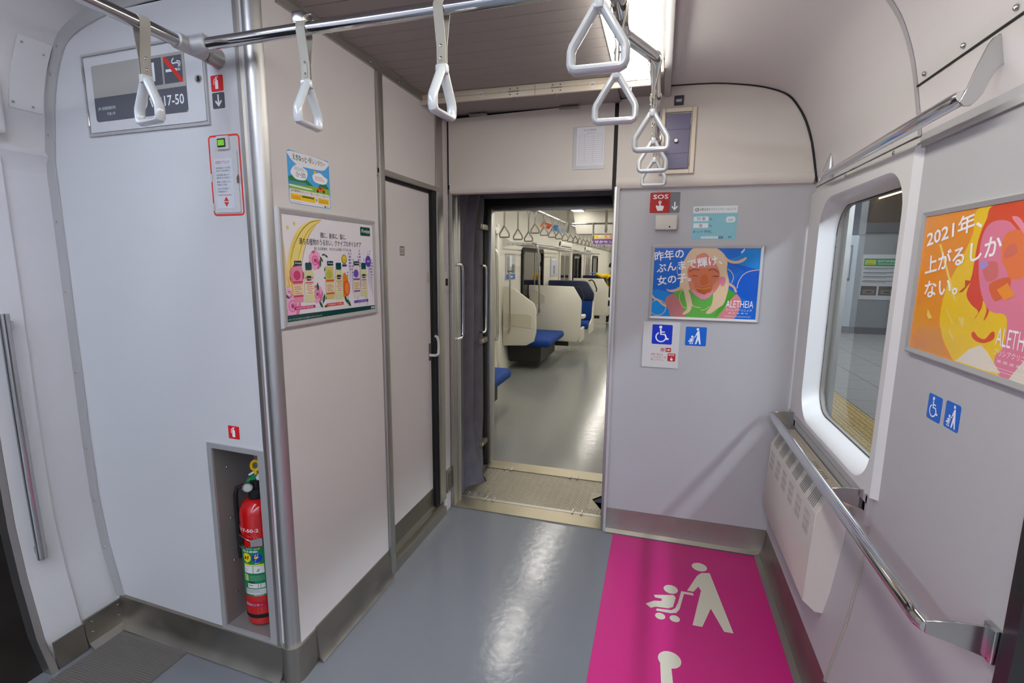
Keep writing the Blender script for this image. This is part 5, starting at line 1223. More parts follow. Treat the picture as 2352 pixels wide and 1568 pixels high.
p.rect(-.030, -.012, .173, .176, '#C43A3A', 5); p.text('株式会社', -.010, .131, .005, '#E6EEE8', 4, w=.034)
p.rect(-.055, .028, .086, .104, '#B01438', 2)
p.text('車両センター', -.050, .090, .010, '#EEDCE0', 4, w=.066, off=.01)
p.text('E217-50-2', -.074, .383, .013, '#E8E4E4', 4, w=.094, off=.01)
put(t, 'printing', p)
t2 = empty('extinguisher_clamp', (EX, EY+.02, EZ+.33), 'steel clamp band with buckle holding the red extinguisher', 'clamp')
mb = MB(); ang = [AC+a for a in [-1.5+k*.15 for k in range(21)]]
def band(a0, a1, z0, z1, rr, m, n=20):
    vs = []
    for k in range(n+1):
        an = a0+(a1-a0)*k/n
        for z in (z0, z1): vs.append((EX+rr*math.cos(an), EY+rr*math.sin(an), EZ+z))
    mb.add(vs, [(2*k, 2*k+2, 2*k+3, 2*k+1) for k in range(n)], m)
band(AC+.10, AC+2.6, .334, .360, ER+.004, SATIN); band(AC-2.6, AC-.85, .330, .364, ER+.004, BLACK); obj('band', mb, t2)
mb = MB()
for zs in ((.368, .352), (.322, .336)):
    mb.tube([(EX+(ER+.006+.003*k/8)*math.cos(AC-1.25+k*.13), EY+(ER+.006+.003*k/8)*math.sin(AC-1.25+k*.13), EZ+zs[0]+(zs[1]-zs[0])*max(0, (k-3)/5)) for k in range(9)], .0018, SATIN, 8)
pts = [(-.32, .334), (-.32, .358), (.20, .362), (.20, .332)]
mb.add([(EX+(ER+r_)*math.cos(AC+a), EY+(ER+r_)*math.sin(AC+a), EZ+z) for r_ in (.005, .011) for a, z in pts], [(0,1,2,3),(4,5,6,7),(0,1,5,4),(1,2,6,5),(2,3,7,6),(3,0,4,7)], SATIN); obj('buckle', mb, t2)

# ================================================================== convector heater under the window
t = empty('convector_heater', (.61, 2.24, .26), 'cream slotted convector heater box below the window', 'heater')
mb = MB(); CP = [(.568, .632), (.603, .708), (.668, .714), (.668, .262), (.600, .262), (.556, .300)]
PERF = mat('heater_cream', '#CDC8BC', .4)
mb.prism([(x, 1.872, z) for x, z in CP], (0, .748, 0), PERF, bev=.002, seg=1); put(t, 'housing', mb)
mb = MB(); sl = Vector((.603-.568, 0, .708-.632)); nrm = Vector((-sl.z, 0, sl.x)).normalized()
def slot(y0, u0, u1):
    a = Vector((.568, y0, .632))+sl*u0+nrm*.0008; b = Vector((.568, y0, .632))+sl*u1+nrm*.0008; d = Vector((0, .0055, 0))
    mb.add([a, a+d, b+d, b], [(0, 1, 2, 3)], BLACK)
for g in range(6):
    for r_ in range(6):
        for s_ in range(11):
            slot(1.915+g*.118+r_*.0135, .12+s_*.067, .12+s_*.067+.045)
put(t, 'top_slots', mb, kind='stuff')
mb = MB()
for g in range(6):
    for r_ in range(5):
        for s_ in range(3): x = .568-.0005-.012*(.05+.11*s_)*1.1; z = .610-.030*s_; mb.box(x-.0012, x+.002, 1.925+g*.118+r_*.014, 1.929+g*.118+r_*.014, z-.024, z, mat('slot_grey', '#A29D98', .6))
put(t, 'front_slots', mb, kind='stuff')
mb = MB(); mb.box(.612, .655, 1.80, 2.60, .7125, .7155, CREAMALU)
for y in (2.02, 2.04, 2.06, 2.08, 2.12, 2.14, 2.16, 2.18): mb.box(.630, .642, y, y+.004, .7155, .7160, BLACK)
put(t, 'top_plate', mb)

# ================================================================== handrails on the side wall
t = empty('handrail', (.56, 1.85, .76), 'long round chrome handrail at hip height in front of the heater', 'handrail')
mb = MB(); mb.tube([(.552, 2.62, .785), (.552, 2.45, .785), (.552, 1.16, .782), (.553, 1.125, .782), (.556, 1.108, .781)], [.008, .0185, .0185, .018, .014], CHROME, 20); put(t, 'bar', mb)
for y in (2.60, 1.735, 1.108):
    mb = MB(); mb.prism([(.552, y-.002, .767), (.552, y-.002, .795), (.60, y-.002, .803), (.664, y-.002, .805), (.664, y-.002, .735), (.60, y-.002, .755)], (0, .004, 0), SATIN, bev=.001, seg=1)
    mb.box(.655, .668, y-.018, y+.018, .735, .808, SATIN, bev=.003); put(t, 'bracket', mb)
t = empty('upper_rail', (.61, 1.9, 1.83), 'chrome rail above the window with sloping steel brackets', 'rail')
mb = MB(); mb.tube([(.640, 2.52, 1.862), (.612, 2.35, 1.858), (.602, 1.70, 1.858), (.597, 1.375, 1.858), (.596, 1.355, 1.860)], [.006, .012, .0165, .0165, .012], CHROME, 20); put(t, 'bar', mb)
for (a, y, pts) in (('near', 1.352, [(.590, 1.846), (.600, 1.873), (.612, 1.915), (.626, 1.957), (.634, 1.970), (.645, 1.976), (.652, 1.979), (.662, 1.922), (.655, 1.914), (.646, 1.904), (.638, 1.885), (.630, 1.862), (.622, 1.850), (.611, 1.838), (.598, 1.838)]), ('far', 2.44, [(.615, 1.850), (.655, 1.870), (.656, 1.96), (.645, 1.96)])):
    mb = MB(); mb.prism([(x, y-.002, z) for x, z in pts], (0, .005, 0), SATIN, bev=.001, seg=1); mb.box(.648, .660, y-.012, y+.012, 1.915 if a == 'near' else 1.87, 1.975 if a == 'near' else 1.96, SATIN, bev=.002) if a != 'near' else None; put(t, 'bracket', mb)

# ================================================================== overhead pipes
ZP = 2.10; RP = .0165
t = empty('overhead_pipe', (-1.33, .2, ZP), 'steel hanging-strap pipe ending in a cup on the partition, upper left', 'pipe')
mb = MB(); mb.tube([(-1.325, -1.6, ZP), (-1.325, 1.285, ZP)], RP, SATIN, 20); put(t, 'bar', mb)
mb = MB(); mb.tube([(-1.325, 1.262, ZP), (-1.325, 1.268, ZP), (-1.325, 1.298, ZP), (-1.325, 1.305, ZP)], [.019, .024, .026, .029], STEEL, 20); put(t, 'end_cup', mb)
mb = MB(); mb.tube([(-1.325, 1.165, ZP), (-1.325, 1.168, ZP), (-1.325, 1.255, ZP), (-1.325, 1.258, ZP)], [.018, .022, .022, .018], WHITEPL if False else ALU, 20)
mb.tube([(-1.325, 1.212, ZP), (-1.262, 1.212, ZP), (-1.258, 1.212, ZP)], [.022, .022, .018], ALU, 20); put(t, 'tee_joint', mb)
t = empty('overhead_pipe', (-.72, 1.21, ZP), 'chrome crosswise strap pipe from the left tee joint to the lamp side', 'pipe')
mb = MB(); mb.tube([(-1.27, 1.212, ZP), (-.135, 1.195, ZP)], RP, CHROME, 20); put(t, 'bar', mb)
mb = MB(); mb.box(-.960, -.925, 1.192, 1.232, ZP+.012, ZP+.040, SATIN, bev=.003); mb.tube([(-.925, 1.21, ZP+.035), (-.910, 1.21, ZP+.035)], .004, SATIN, 8); put(t, 'ceiling_clip', mb)
t = empty('overhead_pipe', (-.09, 1.2, ZP), 'chrome lengthwise strap pipe under the ceiling lamp, kinked sideways to the bulkhead', 'pipe')
mb = MB(); pth = cat_([(-.128, -1.6), (-.128, 0.2), (-.128, 1.30), (-.126, 1.44), (-.118, 1.475), (-.064, 1.600), (-.052, 1.64), (-.050, 1.72), (-.052, 2.2), (-.055, 2.66)], False, 5)
mb.tube([(x, y, ZP) for x, y in pth], RP, CHROME, 20); put(t, 'bar', mb)
mb = MB(); mb.tube([(-.128, 1.15, ZP), (-.128, 1.155, ZP), (-.128, 1.235, ZP), (-.128, 1.24, ZP)], [.018, .023, .023, .018], ALU, 20); mb.tube([(-.155, 1.196, ZP), (-.195, 1.196, ZP), (-.20, 1.196, ZP)], [.023, .023, .018], ALU, 20); put(t, 'tee_joint', mb)
mb = MB(); mb.tube([(-.055, 2.625, ZP), (-.055, 2.66, ZP)], [.021, .030], SATIN, 20); put(t, 'end_cup', mb)
mb = MB(); mb.box(-.146, -.110, 1.345, 1.365, ZP-.02, ZP+.03, DSTEEL, bev=.002); mb.tube([(-.128, 1.355, ZP+.02), (-.128, 1.355, ZC)], .010, SATIN, 12); put(t, 'ceiling_support', mb)

# ================================================================== hanging straps (one built, the rest copied)
def strap_parts(root, hm, bm_, drop=0.0, seg=10, kidlist=None):
    """pipe runs along local y at height 0; handle hangs in the local x-z plane"""
    o3 = ORG[root.name]; A = lambda v: (v[0]+o3.x, v[1]+o3.y, v[2]+o3.z)
    hz = -.258-drop                                   # centre line of the lower bar
    mb = MB(); ap = .108
    pts = [(-.040, 0), (.040, 0), (.0455, .003), (.048, .009), (.048, .030), (.0455, .038), (.012, .092), (.006, .102), (0, ap), (-.006, .102), (-.012, .092), (-.0455, .038), (-.048, .030), (-.048, .009), (-.0455, .003)]
    full = []
    for i, (x, z) in enumerate(pts): full.append(A((x, 0, hz+z)))
    mb.tube(full, .0082, hm, seg, closed=True, rb=.0130 if seg >= 10 else .010, up=(0, 1, 0))
    mb.box(*[c for pr_ in (((-.0085+o3.x), (.0085+o3.x)), ((-.0155+o3.y), (.0155+o3.y)), ((hz+ap-.014+o3.z), (hz+ap+.007+o3.z))) for c in pr_], hm, bev=.0035)
    h = obj('handle', mb, root)
    mb = MB(); top = hz+ap+.002; wv = .0125           # belt: loop over the pipe, both layers meeting at the rivet plate
    R = RP+.0015
    prof = []
    zj = top+.062+drop
    prof += [(-.0022, top), (-.0022, zj), (-R*.8, -R*1.3), (-R, -R*.3)]
    prof += [(-R*math.cos(a), R*math.sin(a)) for a in [PI*k/8 for k in range(9)]]
    prof += [(R, -R*.3), (R*.8, -R*1.3), (.0022, zj), (.0022, top)]
    mb2 = MB(); th = .0022
    out = []
    for i, (x, z) in enumerate(prof):
        x0, z0 = prof[max(0, i-1)]; x1, z1 = prof[min(len(prof)-1, i+1)]; L = math.hypot(x1-x0, z1-z0) or 1
        out.append((x-(z1-z0)/L*th, z+(x1-x0)/L*th))
    inn_ = prof
    n = len(prof); vs = []
    for y in (-wv, wv):
        for q_ in (inn_, out): vs += [A((x, y, z)) for x, z in q_]
    fs = []
    for i in range(n-1):
        fs += [(i, i+1, n+i+1, n+i), (2*n+i, 2*n+i+1, 3*n+i+1, 3*n+i), (n+i, n+i+1, 3*n+i+1, 3*n+i), (i, i+1, 2*n+i+1, 2*n+i)]
    mb2.add(vs, fs, bm_)
    b = obj('belt', mb2, root)
    kids = [(h, []), (b, [])]
    if seg >= 10:
        mb = MB(); z0 = top+.010
        for sx in (-1, 1):
            mb.box(o3.x+min(sx*.0044, sx*.0060), o3.x+max(sx*.0044, sx*.0060), o3.y-.006, o3.y+.006, o3.z+z0, o3.z+z0+.044, bm_, bev=.0007, seg=1)
            for dz in (.008, .036): mb.rev([(.0001, sx*.0025), (.0035, sx*.0015), (.004, 0)], A((sx*.006, 0, z0+dz)), SATIN, 10, 'x')
        pl_ = obj('rivet_plate', mb, root); kids.append((pl_, []))
    return kids
def strap_proto(name, loc, label, group, hm, bm_, drop=0.0, seg=12):
    r = empty(name, loc, label, 'strap', group); return r, strap_parts(r, hm, bm_, drop, seg)
S0, K0 = strap_proto('hanging_strap', (-1.325, 1.070, ZP), 'hanging strap in front of the car number cabinet, leftmost of all', 'hanging straps of this car', HANDLE, STRAPM, drop=-.018, seg=14)
S0.rotation_euler = (0, 0, -.20)
S1, K1 = strap_proto('hanging_strap', (-.128, .955, ZP), 'nearest hanging strap, largest triangle at the top centre', 'hanging straps of this car', HANDLE, STRAPM, seg=14)
for x, y, rz, lb in ((-.934, 1.207, PI/2+.10, 'hanging strap seen edge-on in front of the beige cubicle wall'),
                     (-.539, 1.203, PI/2-.08, 'hanging strap seen edge-on in front of the dark planked ceiling'),
                     (-.128, 1.300, .03, 'hanging strap with its triangle over the inspection form'),
                     (-.050, 1.640, -.02, 'hanging strap overlapping the left edge of the louvre box, uppermost of the three there'),
                     (-.052, 2.000, .02, 'middle one of the three hanging straps before the louvre box'),
                     (-.053, 2.355, -.03, 'farthest hanging strap of this car, lowest in the row before the SOS sign')):
    dup(S0, K0, (x, y, ZP), rz, lb) if x < -.3 else dup(S1, K1, (x, y, ZP), rz, lb)

# ================================================================== priority floor marking
o = obj('floor_marking', MB().box(-.178, .555, -.2, 2.650, 0, .0012, MAGENTA), label='magenta priority-space floor sheet by the end wall', cat='floor marking')
p = P(lambda a, b, c: (a, b, .0012+c)); FW = mat('floor_white_print', '#CFCBB6', .4)
stroller(p, .015, 2.02, 1.0, FW, 1); obj('pram_symbol', p, o)
p = P(lambda a, b, c: (a, b, .0012+c))
p.circ(.113, 1.802, .043, FW, 1, rb=.043); p.poly([(.078,1.79),(.088,1.50),(.108,1.44),(.26,1.44),(.33,1.26),(.39,1.28),(.30,1.50),(.135,1.50),(.128,1.60),(.24,1.60),(.24,1.645),(.126,1.645),(.119,1.765)], FW, 1)
p.ring(.135, 1.44, .155, .042, FW, 2, PI*.72, PI*1.9); obj('wheelchair_symbol', p, o)

# ================================================================== the next car, seen through the gangway
Y0, Y1 = 3.44, 22.0; XL2, XR2 = -2.10, 0.62
mb = MB(); mb.box(XL2, XR2, Y0, Y1, -0.04, 0.0, FARFLOOR); struct('floor_2', mb, label='pale floor of the next car')
mb = MB(); mb.box(XL2-.05, XR2+.05, Y0, Y1, 2.33, 2.36, FARWALL); struct('ceiling_2', mb, label='cream ceiling of the next car')
def farside(sgn):
    cx_ = (XL2+XR2)/2; h_ = (XR2-XL2)/2
    pr = [(h_-.06, 0.0), (h_-.02, .35), (h_, .6), (h_, 1.85), (h_-.03, 2.0), (h_-.10, 2.16), (h_-.22, 2.27), (h_-.42, 2.33)]
    mb = MB(); mb.slabsheet([(cx_+sgn*a, Y0, z) for a, z in pr], (sgn*.02, 0, .01), (0, Y1-Y0, 0), FARWALL)
    return mb
struct('wall_left_2', farside(-1), label='cream side wall of the next car on the left'); struct('wall_right_2', farside(1), label='cream side wall of the next car on the right')
mb = MB(); mb.box(XL2, -1.19, Y0, Y0+.04, 0, 2.33, FARWALL); mb.box(-.235, XR2, Y0, Y0+.04, 0, 2.33, FARWALL); mb.box(-1.19, -.235, Y0, Y0+.04, 1.89, 2.33, FARWALL)
struct('wall_near_2', mb, label='near end wall of the next car')
mb = MB(); mb.box(XL2, -1.15, Y1, Y1+.04, 0, 2.33, FARWALL); mb.box(-.3, XR2, Y1, Y1+.04, 0, 2.33, FARWALL); mb.box(-1.15, -.3, Y1, Y1+.04, 1.9, 2.33, FARWALL)
struct('wall_end_2', mb, label='far end wall of the next car')
mb = MB(); mb.box(-1.15, -.3, Y1, Y1+.03, 0, 1.9, STEEL, bev=.01); mb.box(-.95, -.5, Y1-.01, Y1, .9, 1.7, DGLASS); struct('door_5', mb, label='gangway door at the far end of the next car')
def far_lamp(x, y, lb):
    t = empty('ceiling_lamp', (x, y, 2.32), lb, 'lamp', 'ceiling lamp strips of the next car')
    mb = MB(); mb.box(x-.08, x+.08, y-.60, y+.60, 2.305, 2.335, LAMPF, bev=.006, seg=1); put(t, 'diffuser', mb)
    mb = MB(); mb.box(x-.10, x-.085, y-.62, y+.62, 2.308, 2.332, CREAMALU); mb.box(x+.085, x+.10, y-.62, y+.62, 2.308, 2.332, CREAMALU); put(t, 'frame', mb)
ORD = ['nearest', 'second', 'third', 'fourth', 'fifth', 'sixth', 'seventh', 'eighth', 'ninth', 'tenth', 'eleventh', 'twelfth']
for i in range(11):
    for x, s_ in ((-1.30, 'left'), (-.14, 'right')): far_lamp(x, 4.3+i*1.6, '%s ceiling lamp of the %s row in the next car' % (ORD[i], s_))

# left wall features: doors, windows, pillars
def far_window(n, y0, y1, label, z0=.90, z1=1.74):
    X = XL2
    pts = rrect(y0, y1, z0, z1, .12, 5); inn_ = rrect(y0+.07, y1-.07, z0+.07, z1-.07, .08, 5); N_ = len(pts)
    mb = MB(); vs = [(X+.002, *q) for q in pts]+[(X+.035, *q) for q in pts]+[(X+.035, *q) for q in inn_]+[(X+.010, *q) for q in inn_]
    mb.add(vs, [(i*N_+k, i*N_+(k+1) % N_, (i+1)*N_+(k+1) % N_, (i+1)*N_+k) for i in range(3) for k in range(N_)], BLACK)
    w_ = struct('window_%d' % n, mb, label=label)
    mb = MB(); mb.prism([(X+.011, *q) for q in inn_], (.003, 0, 0), DGLASS); obj('pane', mb, w_)
    mb = MB(); mb.box(X+.014, X+.022, (y0+y1)/2+.10, (y0+y1)/2+.125, z0+.05, z1-.05, STEEL); obj('mullion', mb, w_)
far_window(2, 7.58, 9.05, 'dark rounded window above the first seat bay of the next car')
far_window(3, 12.35, 13.6, 'dark rounded window above the second seat bay of the next car')
far_window(4, 16.0, 17.3, 'dark rounded window far down the next car')
def far_door(n, y0, y1, label):
    mb = MB(); mb.box(XL2-.01, XL2+.010, y0, y1, 0.02, 1.86, STEEL)
    d = struct('door_%d' % n, mb, label=label)
    ym = (y0+y1)/2
    for a, b in ((y0+.10, ym-.08), (ym+.08, y1-.10)):
        mb = MB(); pts = rrect(a, b, .80, 1.66, .06, 4); mb.prism([(XL2+.010, *q) for q in pts], (.004, 0, 0), DGLASS); obj('pane', mb, d)
    mb = MB()
    for y in (y0-.05, y1): mb.box(XL2, XL2+.045, y, y+.05, 0, 1.95, FARWALL, bev=.008)
    mb.box(XL2, XL2+.05, y0-.05, y1+.05, 1.86, 1.95, FARWALL, bev=.008); obj('door_frame', mb, d)
far_door(6, 5.00, 6.28, 'first side door of the next car'); far_door(7, 10.62, 11.9, 'second side door of the next car'); far_door(8, 14.3, 15.5, 'third side door of the next car')
mb = MB(); mb.slabsheet([(XL2+.10, 6.30, 0), (XL2+.06, 6.30, .3), (XL2+.03, 6.30, .6), (XL2+.03, 6.30, 2.1)], (-.03, 0, 0), (0, .12, 0), FARWALL)
struct('trim_18', mb, label='curved cream pillar beside the first door of the next car')

def far_poster(y0, y1, z0, z1, cols, label, x=XL2+.004, tilt=0.0):
    fn = lambda a, b, c: (x+c+(b-z0)*tilt, a, b)
    o = obj('wall_poster', board(fn, y0, y1, z0, z1, 0, .006, ALU), label=label, cat='poster')
    p = P(lambda a, b, c: fn(a, b, .006+c)); w_, h_ = y1-y0, z1-z0
    for lv, (a0, a1, b0, b1, h) in enumerate(cols): p.rect(y0+w_*a0, y0+w_*a1, z0+h_*b0, z0+h_*b1, h, 2+lv)
    obj('printing', p, o)
far_poster(6.76, 7.24, 1.25, 1.62, [(.03,.97,.03,.97,'#B9BDC2'),(.03,.97,.03,.22,'#1F5FC0'),(.1,.35,.3,.9,'#8A8F96'),(.4,.6,.5,.95,'#E4E6E8'),(.6,.9,.25,.6,'#6A6F78'),(.15,.8,.30,.36,'#3E434C'),(.5,.72,.09,.15,'#D8E2F0')], 'grey cityscape poster with a blue band, first on the left wall of the next car')
far_poster(9.75, 10.42, 1.22, 1.60, [(.03,.97,.03,.97,'#A9B2C8'),(.1,.9,.1,.85,'#BFC6D6'),(.4,.6,.15,.6,'#6C7690'),(.5,.58,.15,.3,'#20242E'),(.1,.9,.86,.97,'#DCE0EA')], 'pale lavender poster beyond the first window of the next car')
for y0, y1, cols, lb in ((8.50, 9.22, [(0,1,0,1,'#D8482E'),(.1,.6,.1,.5,'#F0A060'),(.2,.9,.6,.8,'#E8E0D8'),(.55,.95,.15,.45,'#C02818')], 'red and orange poster on the curved cove of the next car'),
                         (9.36, 10.05, [(0,1,0,1,'#6AA0E0'),(.05,.7,.35,.75,'#1E80D0'),(.3,.9,.05,.3,'#E6E6F2'),(.6,.95,.5,.9,'#D8E4F4')], 'light blue poster on the curved cove of the next car'),
                         (10.15, 10.8, [(0,1,0,1,'#C9D2DC'),(.1,.8,.3,.6,'#9DB8D0')], 'pale poster on the curved cove of the next car')):
    far_poster(y0, y1, 2.03, 2.30, cols, lb, x=XL2+.012, tilt=.75)
# hanging adverts in the aisle
def hang_ad(y, rows, label):
    fn = lambda a, b, c: (a, y-c, b-.022)
    o = obj('hanging_advert', board(fn, -1.19, -.32, 1.845, 2.02, 0, .003, ink('#E8E4EA')), label=label, cat='advert')
    p = P(lambda a, b, c: fn(a, b, .003+c))
    p.rect(-1.18, -.33, 1.955, 2.01, '#F0A03A', 1); p.rect(-1.18, -.98, 1.955, 2.01, '#F2C22E', 2); p.rect(-.86, -.33, 1.955, 2.01, '#E86A4A', 2)
    p.rect(-1.18, -.33, 1.85, 1.945, '#7F5CA8', 1)
    p.text(rows[0], -1.09, 1.962, .04, '#F6F2EE', 3, w=.42, off=.03); p.text(rows[1], -1.15, 1.868, .055, '#F2EEF4', 3, w=.52, off=.03)
    obj('printing', p, o)
    mb = MB()
    for x in (-1.1, -.42): mb.tube([(x, y-.001, 2.015), (x, y-.001, 2.33)], .004, STEEL, 6)
    obj('hanger', mb, o)
mb = MB(); mb.prism([(-1.43, 8.30, 2.33), (-1.36, 8.30, 1.968), (-.06, 8.30, 1.968), (-.02, 8.30, 2.33)], (0, .25, 0), FARWALL, bev=.012, seg=2)
struct('trim_19', mb, label='cream duct panel hanging across the ceiling of the next car')
hang_ad(9.0, ('最新号発売中', 'せかセン 好評!'), 'hanging paper advert with orange and purple bands in the aisle of the next car')

# draught screens, benches and seat bays
def chamfer_panel(x0, x1, z0, z1, top, y, m, th=.035, low=.12):
    pts = [(x0, z0), (x1-low, z0), (x1, z0+low), (x1, z1-top[1]), (x1-top[0], z1), (x0, z1)]
    mb = MB(); mb.prism([(x, y, z) for x, z in pts], (0, th, 0), m, bev=.010, seg=2); return mb
t = empty('draught_screen', (-1.8, 6.6, .34), 'cream moulded draught screen with a sloping top beside the first door', 'screen')
mb = MB(); mb.prism([(x, 6.60, z) for x, z in ((-2.08, .34), (-1.74, .36), (-1.63, .42), (-1.60, .55), (-1.605, .86), (-1.64, .95), (-1.93, 1.15), (-2.0, 1.17), (-2.08, 1.17))], (0, .04, 0), CREAM, bev=.012, seg=2); put(t, 'panel', mb)
mb = MB(); mb.prism([(x, 6.592, z) for x, z in ((-2.06, .64), (-1.66, .60), (-1.66, .78), (-1.70, .80), (-2.06, .80))], (0, .01, 0), mat('cream_recess', '#C6C0AC', .45), bev=.003, seg=1); put(t, 'recess', mb)
mb = MB(); mb.tube([(-2.0, 6.56, 1.36), (-1.97, 6.55, 1.34), (-1.965, 6.55, 1.25), (-1.965, 6.55, .60), (-1.98, 6.56, .55), (-2.01, 6.57, .54)], .013, SATIN, 10); put(t, 'hand_bar', mb)
t = empty('stanchion', (-1.60, 6.66, .80), 'curved steel stanchion rising from the draught screen to the luggage rack', 'stanchion')
mb = MB(); mb.tube([(-1.66, 6.64, .80), (-1.60, 6.66, .80), (-1.575, 6.66, .83), (-1.57, 6.66, .90), (-1.585, 6.66, 1.30), (-1.605, 6.66, 1.66), (-1.62, 6.66, 1.73), (-1.66, 6.68, 1.755)], .016, SATIN, 10); put(t, 'bar', mb)
def rack(y0, y1, lb):
    t = empty('luggage_rack', (-1.85, (y0+y1)/2, 1.74), lb, 'rack')
    mb = MB(); mb.tube([(-1.66, y0, 1.755), (-1.66, y1, 1.755)], .016, SATIN, 10); put(t, 'front_rail', mb)
    for k in range(5): x = -1.74-.07*k; mb = MB(); mb.tube([(x, y0, 1.745), (x, y1, 1.745)], .007, SATIN, 6); put(t, 'rod', mb)
    for y in (y0, (y0+y1)/2, y1): mb = MB(); mb.prism([(-1.66, y, 1.74), (-2.09, y, 1.72), (-2.09, y, 1.85), (-1.98, y, 1.78), (-1.66, y, 1.765)], (0, .02, 0), WHITEPL, bev=.003, seg=1); put(t, 'bracket', mb)
rack(6.62, 10.4, 'steel luggage rack over the first seat bay of the next car'); rack(12.1, 14.1, 'steel luggage rack over the second seat bay of the next car')
def bench(y0, y1, xf, lb, back=True):
    t = empty('bench_seat', (-1.8, (y0+y1)/2, 0), lb, 'seat')
    mb = MB(); mb.box(-2.02, xf, y0, y1, .33, .44, BLUESEAT, bev=.05, seg=4); put(t, 'cushion', mb)
    if back: mb = MB(); mb.box(-2.08, -1.96, y0, y1, .46, .92, BLUESEAT, bev=.04, seg=3); put(t, 'backrest', mb)
    mb = MB(); mb.box(-2.02, xf-.14, y0+.05, y1-.05, .10, .34, DARK, bev=.01, seg=1); put(t, 'heater_base', mb)
bench(6.68, 7.78, -1.42, 'blue bench seat behind the sloping draught screen'); bench(3.56, 4.78, -1.40, 'blue bench seat right behind the gangway frame on the left')
t = empty('draught_screen', (-1.8, 4.86, .34), 'cream draught screen with a curved stanchion just behind the gangway frame', 'screen')
mb = MB(); mb.prism([(x, 4.84, z) for x, z in ((-2.08, .34), (-1.70, .36), (-1.64, .45), (-1.64, .80), (-1.70, .92), (-1.93, 1.15), (-2.08, 1.17))], (0, .04, 0), CREAM, bev=.012, seg=2); put(t, 'panel', mb)
mb = MB(); mb.tube([(-1.64, 4.88, .70), (-1.61, 4.90, .70), (-1.60, 4.90, .76), (-1.60, 4.90, 1.2), (-1.615, 4.90, 1.60), (-1.66, 4.90, 1.70), (-1.72, 4.90, 1.74)], .014, SATIN, 10); put(t, 'stanchion', mb)
def seat_bay(y0, lb, backside=True, navy=True):
    """cross seat whose cream shell back faces the camera"""
    t = empty('cross_seat', (-1.7, y0+.3, .2), lb, 'seat')
    mb = MB(); pts = [(-2.08, .235), (-1.26, .22), (-1.235, .26), (-1.205, .34), (-1.195, .90), (-1.335, 1.125), (-2.08, 1.135)]
    mb.prism([(x, y0, z) for x, z in pts], (0, .05, 0), CREAM, bev=.012, seg=2); put(t, 'shell', mb)
    mb = MB(); mb.prism([(x, y0-.006, z) for x, z in ((-2.06, .84), (-1.80, .84), (-1.80, .97), (-1.98, 1.08), (-2.06, 1.08))], (0, .01, 0), mat('cream_recess'), bev=.003, seg=1); put(t, 'shell_relief', mb)
    mb = MB(); mb.prism([(x, y0+.05, z) for x, z in ((-2.06, .50), (-1.24, .50), (-1.24, .92), (-1.35, 1.12), (-2.06, 1.12))], (0, .10, 0), BLUESEAT, bev=.03, seg=3); put(t, 'backrest', mb)
    mb = MB(); mb.box(-2.06, -1.23, y0+.06, y0+.52, .30, .43, BLUESEAT, bev=.04, seg=3); put(t, 'cushion', mb)
    mb = MB(); mb.box(-1.235, -1.19, y0+.02, y0+.40, .22, .44, CREAM, bev=.01, seg=1); mb.box(-1.235, -1.16, y0+.05, y0+.30, .60, .66, CREAM, bev=.01, seg=1); put(t, 'arm_rest', mb)
    mb = MB(); mb.tube([(-1.315, y0+.03, 1.10), (-1.26, y0+.03, 1.12), (-1.225, y0+.03, 1.10), (-1.17, y0+.03, .96), (-1.175, y0+.03, .90), (-1.20, y0+.03, .89)], .012, DARK, 8); put(t, 'grab_handle', mb)
    mb = MB(); mb.box(-2.0, -1.40, y0+.02, y0+.10, .15, .235, DARK); put(t, 'vent_grille', mb)
def seat_facing(y0, lb):
    t = empty('cross_seat', (-1.7, y0, .2), lb, 'seat')
    mb = MB(); mb.prism([(x, y0, z) for x, z in ((-2.07, .80), (-1.19, .80), (-1.19, .94), (-1.31, 1.15), (-1.36, 1.17), (-2.07, 1.17))], (0, .14, 0), NAVY, bev=.03, seg=3); put(t, 'headrest', mb)
    mb = MB(); mb.prism([(x, y0+.01, z) for x, z in ((-2.07, .42), (-1.21, .42), (-1.21, .80), (-2.07, .80))], (0, .12, 0), BLUESEAT, bev=.03, seg=3); put(t, 'backrest', mb)
    mb = MB(); mb.box(-2.07, -1.22, y0-.42, y0+.04, .30, .43, BLUESEAT, bev=.04, seg=3); put(t, 'cushion', mb)
    mb = MB(); mb.prism([(-1.215, y0-.40, .22), (-1.215, y0-.38, .40), (-1.215, y0-.02, .48), (-1.215, y0+.06, .86), (-1.215, y0+.15, .86), (-1.215, y0+.15, .22)], (.03, 0, 0), CREAM, bev=.006, seg=1); put(t, 'side_panel', mb)
    mb = MB(); mb.tube([(-1.30, y0+.05, 1.17), (-1.24, y0+.05, 1.19), (-1.20, y0+.05, 1.16), (-1.14, y0+.05, 1.02), (-1.15, y0+.05, .97)], .012, DARK, 8); put(t, 'grab_handle', mb)
seat_bay(8.0, 'cross seat with its large cream shell back towards the gangway'); seat_facing(9.45, 'navy topped blue cross seat facing the first cream shell')
seat_bay(12.35, 'second cream-backed cross seat, farther down the next car'); seat_facing(13.9, 'navy topped cross seat at the far bay of the next car')

